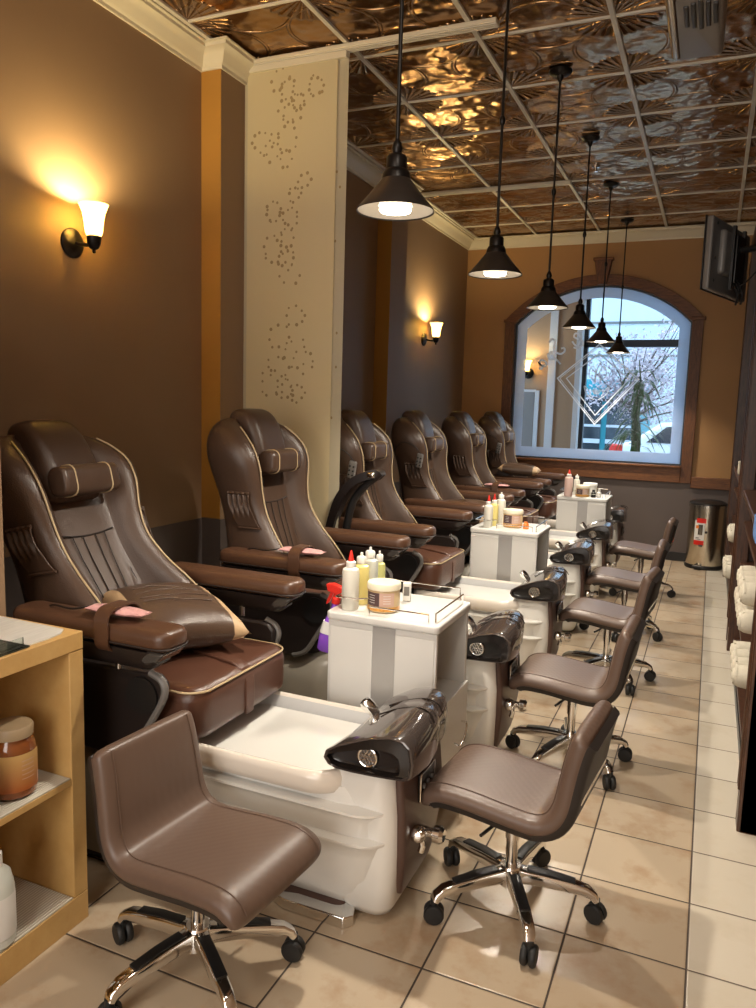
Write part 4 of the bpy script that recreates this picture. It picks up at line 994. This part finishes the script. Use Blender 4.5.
def scrub_jar(loc, r, h, label, lid='cap', top='label_brown', side='label_pink', grain=True):
    o = empty('scrub_jar', loc); tag(o, label, 'jar', 'product jars on the trolleys')
    MB().lathe([(r * .9, 0), (r, .006), (r, h - .004), (r * .96, h)], seg=36).build('jar_body', 'peach' if grain else 'bottle_white', o)
    if grain: MB().lathe([(r * .93, .004), (r * 1.006, .008), (r * 1.006, h * .28)], seg=36, cap=(False, False)).build('orange_grains', 'grains', o)
    n = 18
    for a0, a1, mt, z0, z1 in ((-2.5, -1.45, top, .32, .92), (-1.45, -.5, side, .32, .92)):
        m = MB(); rr = r * 1.012
        m.loft([[(rr * math.cos(a0 + (a1 - a0) * i / n), rr * math.sin(a0 + (a1 - a0) * i / n), z) for i in range(n + 1)] for z in (h * z0, h * z1)], closed=False)
        lbl = m.build('label', mt, o)
    for a0, a1 in ((-2.2, -1.75), (-1.2, -.75)):
        t = MB()
        for j in range(4):
            rr = r * 1.016; t.loft([[(rr * math.cos(a0 + (a1 - a0) * i / 6), rr * math.sin(a0 + (a1 - a0) * i / 6), z) for i in range(7)] for z in (h * (.78 - .11 * j), h * (.80 - .11 * j))], closed=False)
        t.build('print_lines', 'label_white', o)
    MB().lathe([(r * .98, h), (r * 1.05, h + .002), (r * 1.05, h + .020), (r * 1.0, h + .024), (r * .3, h + .025)], seg=36).build('lid', lid, o)
    return o
scrub_jar((-1.035, 2.475, ZT), .058, .080, 'round jar of orange scrub with cream lid and two-tone label on the nearest trolley')
scrub_jar((-1.095, 4.66, ZT), .060, .085, 'round brown-labelled jar with cream lid on the middle trolley')
scrub_jar((-.975, 6.66, ZT), .055, .075, 'dark-labelled jar with cream lid on the farthest trolley')
scrub_jar((-.935, 6.80, ZT), .058, .085, 'jar with broad white lid at the back of the farthest trolley', lid='white', top='label_white', side='label_white', grain=False)
bx = MB().rbox((0, 0, .035), (.03, .035, .07), .003).build('small_box', 'label_white', loc=(-1.01, 2.64, ZT), rot=(0, 0, .3)); tag(bx, 'small white printed box behind the scrub jar on the nearest trolley', 'box')
MB().rbox((0, -.0181, .04), (.02, .001, .035), .0004).build('print_lines', 'greyplastic', bx)
cp_ = MB().lathe([(.018, 0), (.018, .03), (.012, .036), (.012, .044), (.002, .045)], seg=18).build('nail_polish_bottle', 'orange', loc=(-1.005, 4.63, ZT)); tag(cp_, 'tiny bright orange bottle beside the jar on the middle trolley', 'bottle')
for x, y, mt, lb in ((-.885, 6.66, 'black', 'tiny black bottle among the small items on the farthest trolley'), (-.845, 6.70, 'white', 'tiny white bottle at the right end of the farthest trolley')):
    q = MB().lathe([(.02, 0), (.02, .04), (.012, .048), (.012, .066), (.002, .067)], seg=16).build('polish_bottle', mt, loc=(x, y, ZT)); tag(q, lb, 'bottle')
# purple spray bottle hung on the first trolley
sb = empty('spray_bottle', (-1.268, 2.50, .575)); sb.rotation_euler = (0, .15, 0); tag(sb, 'purple spray bottle with red trigger hanging on the left side of the nearest trolley', 'spray bottle')
MB().loft([[(x, y, z) for x, y in rrect(a, b, .018, 4)] for z, a, b in ((0, .030, .036), (.006, .034, .040), (.05, .034, .040), (.10, .029, .035), (.14, .020, .024), (.165, .014, .014), (.185, .013, .013))]).build('bottle_body', 'purple', sb)
MB().loft([[(x, y, z) for x, y in rrect(a, b, .018, 4)] for z, a, b in ((.07, .0335, .0395), (.115, .0285, .034))]).build('label', 'label_white', sb)
MB().lathe([(.016, .183), (.017, .205), (.014, .208)], seg=16).prism([(-.035, .225), (.03, .222), (.032, .25), (-.02, .258), (-.045, .25)], -.013, .013).prism([(-.025, .225), (-.012, .225), (-.024, .18), (-.034, .172), (-.036, .18)], -.007, .007).box(-.01, .01, -.01, .01, .205, .225).build('trigger_head', 'red', sb, bevel=.003)
tw = MB().rbox((0, 0, .06), (.06, .10, .12), .02).build('blue_pack', 'blue', loc=(-.90, 2.52, .456)); tag(tw, 'blue pack on the open shelf inside the nearest trolley', 'pack')

# ------------------------------------------------------------------ stools
def make_stool():
    r = empty('salon_stool', (0, 0, 0))
    # upholstered one-piece seat and back: centre line in x (front +) and z
    path = bez([(.220, 0, .335), (.212, 0, .365), (.17, 0, .384), (.08, 0, .383), (-.03, 0, .372), (-.105, 0, .368), (-.150, 0, .385), (-.178, 0, .43), (-.191, 0, .50), (-.203, 0, .57), (-.217, 0, .625), (-.228, 0, .644)], 4)
    P = [Vector(p) for p in path]; n = len(P)
    def ringset(th_up, th_dn, wscale, inset=0.0):
        rings = []
        for i, p in enumerate(P):
            t = (P[min(i + 1, n - 1)] - P[max(i - 1, 0)]).normalized(); nr = Vector((0, 1, 0)).cross(t)
            if nr.z < 0 and i < n * .5: nr = -nr
            nr = Vector((t.z, 0, -t.x)); 
            s = i / (n - 1)
            w = (.186 - .020 * max(0, (s - .45) / .55)) * wscale
            e = 1.0
            if s < .08: e = .55 + .45 * s / .08; w *= .93 + .07 * s / .08
            if s > .93: e = 1 - .65 * (s - .93) / .07; w *= 1 - .10 * (s - .93) / .07
            c = p
            half = []
            for yy, k in ((0, 1.0), (.35, 1.0), (.7, .97), (.88, .88), (.97, .62), (1.0, .2), (1.0, -.25), (.97, -.7), (.85, -.95), (.5, -1.0), (0, -1.0)):
                hh = th_up if k > 0 else th_dn
                half.append((yy * w, k * hh * e))
            full = half + [(-a, b) for a, b in reversed(half[1:-1])]
            rings.append([tuple(c + Vector((0, a, 0)) + nr * b) for a, b in full])
        return rings
    # orientation: normal must point up on the seat and forward on the back
    rs = ringset(.03, .03, 1.0)
    cu = MB().loft(rs).build('seat_cushion', 'stool_top', r, angle=70, subsurf=1)
    sh = []
    for i, p in enumerate(P[2:-1]):
        j = i + 2; t = (P[j + 1] - P[j - 1]).normalized(); nr = Vector((t.z, 0, -t.x)); s = j / (n - 1)
        w = (.180 - .020 * max(0, (s - .45) / .55))
        q = p - nr * .032
        sh.append([tuple(q + Vector((0, a * w, 0)) - nr * b) for a, b in ((-1, -.014), (-.97, .004), (-.9, .010), (.9, .010), (.97, .004), (1, -.014))])
    MB().loft(sh).build('seat_shell', 'stool_shell', r, angle=50)
    for sg in (-1, 1):
        sw = MB(); sw.tube([(p + Vector((t_.z, 0, -t_.x)) * .0285 + Vector((0, sg * (.149 - .018 * max(0, (i / (n - 1) - .45) / .55)), 0))) for i, (p, t_) in enumerate(zip(P, [(P[min(i + 1, n - 1)] - P[max(i - 1, 0)]).normalized() for i in range(n)])) if 2 < i < n - 3], .0018, seg=5)
        sw.build('stitching', 'stool_leather', cu)
    MB().box(-.229, -.222, -.15, .15, .455, .480).build('back_trim', 'chrome', r, rot=(0, 0, 0), bevel=.003)
    MB().rbox((0, 0, .325), (.16, .14, .02), .006).build('mount_plate', 'black', r)
    MB().lathe([(.022, .316), (.022, .22), (.018, .22), (.018, .12)], seg=20).build('gas_lift', 'chrome', r)
    MB().tube([(0, .03, .318), (.02, .14, .316), (.03, .20, .318)], .005, seg=8).build('lever', 'black', r)
    hb = MB().lathe([(.030, .135), (.036, .125), (.036, .075), (.030, .068)], seg=24)
    hb.build('hub', 'chrome', r)
    for k in range(5):
        a = 2 * pi * k / 5
        d = Vector((math.cos(a), math.sin(a), 0)); w = Vector((-math.sin(a), math.cos(a), 0))
        rg = []
        for t, z, hw_, hh in ((.03, .108, .020, .022), (.10, .106, .019, .020), (.18, .100, .018, .017), (.225, .094, .017, .015), (.243, .084, .016, .013), (.252, .068, .016, .010)):
            c = d * t; c.z = z; upv = Vector((0, 0, 1)) if t < .23 else (Vector((0, 0, .5)) + d * .8).normalized()
            rg.append([tuple(c + w * x + upv * y) for x, y in rrect(hw_, hh, .007, 2)])
        arm = MB().loft(rg).build('base_arm', 'chrome', r, angle=45)
        pad = []
        for t, z in ((.05, .131), (.12, .1275), (.19, .1175)):
            c = d * t; c.z = z; pad.append([tuple(c + w * x + Vector((0, 0, y))) for x, y in rrect(.015, .002, .0015, 2)])
        MB().loft(pad).build('step_pad', 'black', arm)
        ca = MB(); cc = d * .252; ax = (d * .5 + w).normalized()
        for sgn in (-1, 1):
            c0 = cc + ax * (.012 * sgn); rings = []
            u = Vector((0, 0, 1)); v_ = ax.cross(u)
            for rr, off in ((.010, -.010), (.026, -.009), (.030, -.004), (.030, .004), (.026, .009), (.010, .010)):
                rings.append([tuple(c0 + ax * off + Vector((0, 0, .030)) + (u * math.cos(q) + v_ * math.sin(q)) * rr) for q in [j * 2 * pi / 18 for j in range(18)]])
            ca.loft(rings)
        ca.tube([tuple(cc + Vector((0, 0, .03))), tuple(cc + Vector((0, 0, .075)))], .012, seg=10)
        ca.build('caster', 'rubber', arm)
    return r
stool = make_stool()
spos = [(-1.135, 1.52, -5, 36, .035), (-.455, 2.150, 175, 8, .0), (-.455, 3.20, 178, 30, .0), (-.45, 4.34, 175, 20, .0), (-.46, 5.34, 180, 50, .0), (-.455, 6.56, 178, 5, .0)]
slab = ['brown swivel stool nearest the camera, beside the wooden shelf, with its back to the shelf', 'brown swivel stool facing the first foot tub, its back to the aisle', 'second brown swivel stool on the aisle side, at the curtain chair tub',
        'third brown swivel stool on the aisle side counting from the camera', 'fourth brown swivel stool on the aisle side counting from the camera', 'farthest brown swivel stool on the aisle side, near the trash can']
for k, (x, y, a, b, fw) in enumerate(spos):
    o = stool if k == 0 else copy_tree(stool)
    o.location = (x, y, 0); o.rotation_euler = (0, 0, math.radians(b))
    for ch in o.children:
        if ch.name.split('.')[0] in ('seat_cushion', 'seat_shell', 'back_trim', 'mount_plate', 'lever'): ch.rotation_euler = (0, 0, math.radians(a - b)); ch.location = (fw * math.cos(math.radians(a - b)), fw * math.sin(math.radians(a - b)), -.018 if k == 0 else 0)
    tag(o, slab[k], 'stool', 'brown swivel stools')

# ------------------------------------------------------------------ wooden shelf at the left with its contents
SX1, SX0, SY1, SY0, SZ = -1.55, -1.90, 1.56, .30, .855
sh = empty('shelf_unit', (SX0, SY0, 0)); tag(sh, 'light birch open shelf unit at the lower left corner', 'shelf')
dx, dy = SX1 - SX0, SY1 - SY0
MB().box(0, dx, 0, dy, SZ - .05, SZ).build('top_board', 'shelfwood', sh, bevel=.002)
MB().box(0, dx, 0, dy, 0, .085).build('bottom_board', 'shelfwood', sh, bevel=.002)
for y0, y1 in ((0, .05), (dy - .05, dy)): MB().box(0.001, dx - .001, y0, y1, .086, SZ - .051).build('end_panel', 'shelfwood', sh, bevel=.002)
MB().box(.002, dx - .002, dy / 2 - .01, dy / 2 + .01, .086, SZ - .051).build('divider', 'shelfwood', sh)
MB().box(.002, dx - .002, .051, dy - .051, .425, .443).build('middle_shelf', 'shelfwood', sh, bevel=.001)
MB().box(.0, .006, .03, dy - .03, .08, SZ - .045).build('back_board', 'shelfwood', sh)
MB().box(.01, dx - .004, dy / 2 + .012, dy - .053, .4435, .4465).build('shelf_liner', 'liner', sh)
MB().box(.01, dx - .004, dy / 2 + .012, dy - .053, .0855, .0885).build('shelf_liner', 'liner', sh)
pp = MB().prism([(SX0 + .01, SY0 + .02), (SX1 - .045, SY0 + .02), (SX1 - .02, SY1 - .10), (SX1 - .028, SY1 - .05), (SX1 - .05, SY1 - .02), (SX0 + .01, SY1 - .012)], SZ, SZ + .003, 'z').build('paper_sheet', 'paper')
tag(pp, 'pale wood-grain paper sheet lying on the birch shelf top', 'paper')
ac = empty('acrylic_stand', (-1.625, 1.285, SZ + .003)); tag(ac, 'clear acrylic holder standing on the shelf top at the left edge', 'holder')
MB().box(-.07, .07, -.10, .10, 0, .004).build('holder_base', 'clear', ac)
MB().box(-.07, -.066, -.10, .10, .004, .16).build('holder_panel', 'clear', ac, rot=(0, -.0, 0))
MB().box(.045, .049, -.10, .10, .004, .022).build('holder_lip', 'clear', ac)
def big_jar(loc, label):
    o = empty('amber_jar', loc); tag(o, label, 'jar')
    MB().lathe([(.048, 0), (.058, .008), (.060, .03), (.060, .125), (.055, .145), (.045, .158), (.045, .165)], seg=36).build('jar_body', 'amber', o)
    n = 24
    MB().loft([[(.0608 * math.cos(a), .0608 * math.sin(a), z) for a in [-2.6 + 3.4 * i / n for i in range(n + 1)]] for z in (.025, .125)], closed=False).build('label', 'amber_label', o)
    t = MB()
    for j in range(5): t.loft([[(.0613 * math.cos(a), .0613 * math.sin(a), z) for a in [-.35 + .6 * i / 6 for i in range(7)]] for z in (.105 - .012 * j, .107 - .012 * j)], closed=False)
    t.loft([[(.0613 * math.cos(a), .0613 * math.sin(a), z) for a in [.5 + .2 * i / 6 for i in range(7)]] for z in (.035, .06)], closed=False)
    t.build('print_lines', 'label_pink', o)
    MB().lathe([(.047, .160), (.053, .162), (.054, .185), (.050, .191), (.02, .192), (.01, .191)], seg=40).build('lid', 'jar_lid', o)
    return o
big_jar((-1.63, 1.385, .447), 'large amber glass jar with tan lid on the middle shelf of the birch unit')
wj = MB().lathe([(.05, 0), (.056, .01), (.056, .14), (.05, .15), (.03, .155)], seg=28).build('tub_container', 'bottle_grey', loc=(-1.61, 1.245, .447)); tag(wj, 'pale container beside the amber jar at the left picture edge', 'container')
wb_ = empty('label_bottle', (-1.60, 1.285, .0885)); tag(wb_, 'clear bottle with white label on the bottom shelf of the birch unit', 'bottle')
MB().lathe([(.045, 0), (.052, .008), (.053, .15), (.045, .19), (.025, .21), (.022, .215)], seg=30).build('bottle_body', 'bottle_grey', wb_)
MB().lathe([(.0535, .03), (.0538, .032), (.0538, .14), (.0535, .142)], seg=30, cap=(False, False)).build('label', 'label_white', wb_)
MB().lathe([(.024, .212), (.026, .214), (.026, .245), (.02, .25), (.004, .251)], seg=24).build('screw_cap', 'white', wb_)

# ------------------------------------------------------------------ trash can
tc = empty('trash_can', (.02, 8.09, 0)); tag(tc, 'stainless steel pedal trash can in the corner below the oak rail', 'trash can')
MB().lathe([(.165, .02), (.168, .03), (.168, .60)], seg=48).build('can_body', 'can', tc)
MB().lathe([(.172, 0), (.175, .01), (.172, .035), (.168, .04)], seg=48).build('base_ring', 'black', tc)
MB().lathe([(.169, .60), (.173, .602), (.173, .625), (.169, .628)], seg=48).build('rim_band', 'steel', tc)
MB().lathe([(.172, .628), (.170, .64), (.13, .66), (.05, .668), (.001, .669)], seg=48).build('lid', 'black', tc)
MB().rbox((-.06, -.185, .03), (.08, .06, .018), .006).build('pedal', 'black', tc)
MB().rbox((-.06, -.19, .042), (.05, .03, .006), .002).build('pedal_insert', 'steel', tc)
lm_ = MB(); rr = .1695
def cyl_patch(m, a0, a1, z0, z1, rr, mi):
    m.loft([[(rr * math.cos(a0 + (a1 - a0) * i / 10), rr * math.sin(a0 + (a1 - a0) * i / 10), z) for i in range(11)] for z in (z0, z1)], mi, closed=False)
A0, A1 = -2.23, -1.66
cyl_patch(lm_, A0, A1, .24, .48, .1695, 0); cyl_patch(lm_, A0 + .1, A1 + .06, .455, .50, .1702, 1); cyl_patch(lm_, A0, A1, .24, .285, .1702, 1)
cyl_patch(lm_, A0 + .22, A1 - .1, .34, .44, .1703, 2); cyl_patch(lm_, A0 + .08, A0 + .25, .40, .43, .1704, 3); cyl_patch(lm_, A0 + .1, A0 + .3, .305, .312, .1704, 4)
cyl_patch(lm_, A0 + .1, A0 + .4, .293, .298, .1704, 4); cyl_patch(lm_, A0 + .3, A1 - .05, .225, .245, .1704, 4)
lm_.build('sticker', ['label_white', 'red', 'steel', 'orange', 'ink'], tc)
MB().lathe([(.012, 0), (.012, -.006), (.008, -.008), (.001, -.008)], c=(-.0, -.1685, .37), axis='y', seg=16).build('emblem', 'black', tc)

# ------------------------------------------------------------------ dark wood cabinets with towels on the right
def post(p, x0, x1, y0, y1, z0, z1, name):
    m = MB().box(x0, x1, y0, y1, z0, z1)
    for k in range(3):
        yy = y0 + (y1 - y0) * (.25 + .25 * k); m.tube([(x0, yy, z0 + .15), (x0, yy, z1 - .1)], .008, seg=8)
    return m.build(name, 'darkwood', p, bevel=.004)
def cabinet(name, y0, y1, label, ztop):
    r = empty(name, (.205, y0, 0)); tag(r, label, 'cabinet', 'dark wood towel cabinets on the right')
    W_ = y1 - y0; D_ = .5
    post(r, -.012, .06, 0, .10, 0, ztop, 'post'); post(r, -.012, .06, W_ - .10, W_, 0, ztop, 'post')
    MB().box(.0, D_, .0, .03, 0.0, ztop).build('side_panel', 'darkwood', r); MB().box(.0, D_, W_ - .03, W_, 0, ztop).build('side_panel', 'darkwood', r)
    MB().box(D_ - .02, D_, 0.03, W_ - .03, 0, ztop).build('back_panel', 'darkwood', r)
    for z in (.06, .30, .56, .82): MB().box(.02, D_ - .02, .03, W_ - .03, z, z + .025).build('shelf', 'darkwood', r)
    MB().box(.0, D_, .03, W_ - .03, 1.0, 1.04).build('counter', 'darkwood', r, bevel=.004)
    for z in (1.45, 1.85, 2.25): MB().box(.14, D_ - .02, .03, W_ - .03, z, z + .02).build('shelf', 'darkwood', r)
    MB().box(-.02, D_, -.015, W_ + .015, ztop, ztop + .06).build('cornice', 'darkwood', r, bevel=.01)
    m = MB().box(.015, .035, .10, W_ - .10, .0, .055); m.build('toe_board', 'black', r)
    return r
cabinet('towel_cabinet', 2.92, 5.35, 'tall dark wood cabinet with rolled towels nearest the camera at the right edge', 2.95)
cabinet('towel_cabinet', 5.50, 7.80, 'tall dark wood cabinet with rolled towels farther back beside the trash can', 2.95)
def towel(x, y, z, label, s=1.0):
    rnd = random.Random(int(y * 100 + z * 10)); m = MB(); R = .053 * s
    prof_ = [(.30, .96), (.25, 1.0), (.10, 1.02), (.045, 1.0), (.022, .95), (.008, .82), (.001, .60), (.0, .3), (.002, .05)]
    rg = []
    for u, k in prof_:
        rg.append([(u - .15, R * k * math.cos(a) * (1 + .05 * math.sin(3 * a + y * 9)), R * k * math.sin(a) * (.94 + .04 * math.sin(2 * a + z * 7))) for a in [2 * pi * q / 32 for q in range(32)]])
    m.loft(rg)
    sp_ = [(-.151 + .016 * (t / 36) ** 3, R * (.12 + .80 * t / 36) * math.cos(.42 * t), R * (.12 + .80 * t / 36) * math.sin(.42 * t) * .95) for t in range(37)]
    m.tube(sp_, .006, seg=6)
    m.tube([(u, R * .8, R * .62) for u in (-.13, -.05, .05, .14)], .007, seg=6)
    o = m.build('rolled_towel', 'towel', loc=(x + .15, y, z + .054 * s), rot=(rnd.uniform(-.6, .6), 0, rnd.uniform(-.12, .12)), angle=60); return tag(o, label, 'towel', 'cream rolled towels in the cabinets')
pos = []
for y in (3.55, 3.72, 3.89, 4.06, 4.23): 
    for j, z in enumerate((.585,)): pos.append((y, z, 0))
for y in (3.62, 3.80, 3.98, 4.16): pos.append((y, .325, 0))
names = ['first', 'second', 'third', 'fourth', 'fifth']
for i, y in enumerate((3.50, 3.63, 3.76, 3.89, 4.02)): towel(.165, y, .586, '%s rolled cream towel from the camera in the upper row, nearest cabinet' % names[i])
for i, y in enumerate((3.56, 3.69, 3.82, 3.95)): towel(.165, y, .690, '%s rolled cream towel from the camera stacked above the upper row, nearest cabinet' % names[i])
for i, y in enumerate((3.55, 3.68, 3.81, 3.94)): towel(.165, y, .326, '%s rolled cream towel from the camera in the lower row, nearest cabinet' % names[i])
for i, y in enumerate((6.0, 6.14, 6.28)): towel(.165, y, .586, '%s rolled cream towel from the camera in the upper row, far cabinet' % names[i])
for i, y in enumerate((5.95, 6.09, 6.23, 6.37)): towel(.155, y, .326, '%s rolled cream towel from the camera in the lower row, far cabinet' % names[i])
bt = MB(); 
for k in range(6): bt.rbox((k * .018 - .045, 0, .045), (.0175, .20, .09), .006, m=k % 2)
bt_ = bt.build('striped_towel', ['bluestripe', 'label_white'], loc=(.225, 3.12, 1.041)); tag(bt_, 'blue and white striped folded towel on the counter of the nearest cabinet', 'towel')
nb = MB().rbox((0, 0, .05), (.03, .12, .10), .008).build('yellow_box', 'cap', loc=(.205, 6.6, .90)); nb.location = (.22, 6.6, 1.041); tag(nb, 'small pale yellow box on the far cabinet counter', 'box')

# ------------------------------------------------------------------ wall televisions
def television(loc, rz, w, h, label, arm_dir):
    r = empty('television', loc, rz); tag(r, label, 'television', 'black wall televisions')
    MB().rbox((0, 0, 0), (.035, w, h), .010).build('back_cover', 'greyplastic', r)
    MB().rbox((.025, 0, .02), (.045, w * .62, h * .62), .018).build('rear_bulge', 'greyplastic', r)
    MB().box(-.024, -.0175, -w / 2 - .004, w / 2 + .004, -h / 2 - .004, h / 2 + .004).build('bezel', 'black', r, bevel=.002)
    MB().box(-.0255, -.024, -w / 2 + .02, w / 2 - .02, -h / 2 + .02, h / 2 - .02).build('screen', 'darkglass', r)
    m = MB().rbox((.055, 0, .0), (.02, .12, .24), .004); m.build('mount_plate', 'black', r)
    m = MB()
    for y in (-.08, .08): m.box(.045, .06, y - .012, y + .012, -.16, .16)
    m.build('mount_rail', 'black', r)
    return r
tv = television((.0, 4.55, 2.30), math.radians(-18), .60, .355, 'black flat television seen from behind on a wall arm at the right', 1)
MB().tube([(.06, 0, .05), (.16, -.02, .05), (.22, -.10, .05)], .018, seg=10).tube([(.22, -.10, .05), (.62, -.05, .05)], .020, seg=10).tube([(.22, -.10, .0), (.22, -.10, .09)], .024, seg=10).build('wall_arm', 'black', tv)
MB().tube(bez([(.06, -.02, -.10), (.12, -.10, -.14), (.22, -.15, -.05), (.30, -.15, .10)], 6), .004, seg=6).build('cable', 'black', tv)
m = MB()
for k, (x, y, z) in enumerate(((.04, .0, -.15), (.05, .03, -.17), (.045, -.03, -.18))): m.tube(bez([(x, y, z + .06), (x + .03, y, z), (x + .02, y + .02, z - .05)], 5), .006, seg=6)
m.build('cable_bundle', 'black', tv)
for y, z in ((-.24, .15), (-.24, -.02), (-.24, -.13)): MB().lathe([(.008, .0175), (.008, .021), (.001, .0212)], c=(0, y, z), axis='x', seg=12).build('screw_cover', 'black', tv)

t2 = empty('ceiling_speaker', (-.12, 2.28, 2.62)); tag(t2, 'dark grey hanging box with vented oval grille at the top right near the ceiling', 'speaker')
MB().rbox((0, 0, 0), (.13, .36, .26), .015).build('housing', 'greyplastic', t2)
MB().rbox((-.055, -.02, 0), (.03, .37, .265), .012).build('side_band', 'steel', t2)
g = MB()
for k in range(5): g.rbox((.017 * k - .022, -.085, -.131), (.012, .15 - .022 * abs(k - 2), .008), .003)
g.build('vent_slats', 'black', t2)
MB().tube([(0, .05, .12), (0, .05, .62)], .02, seg=10).build('ceiling_bracket', 'black', t2)
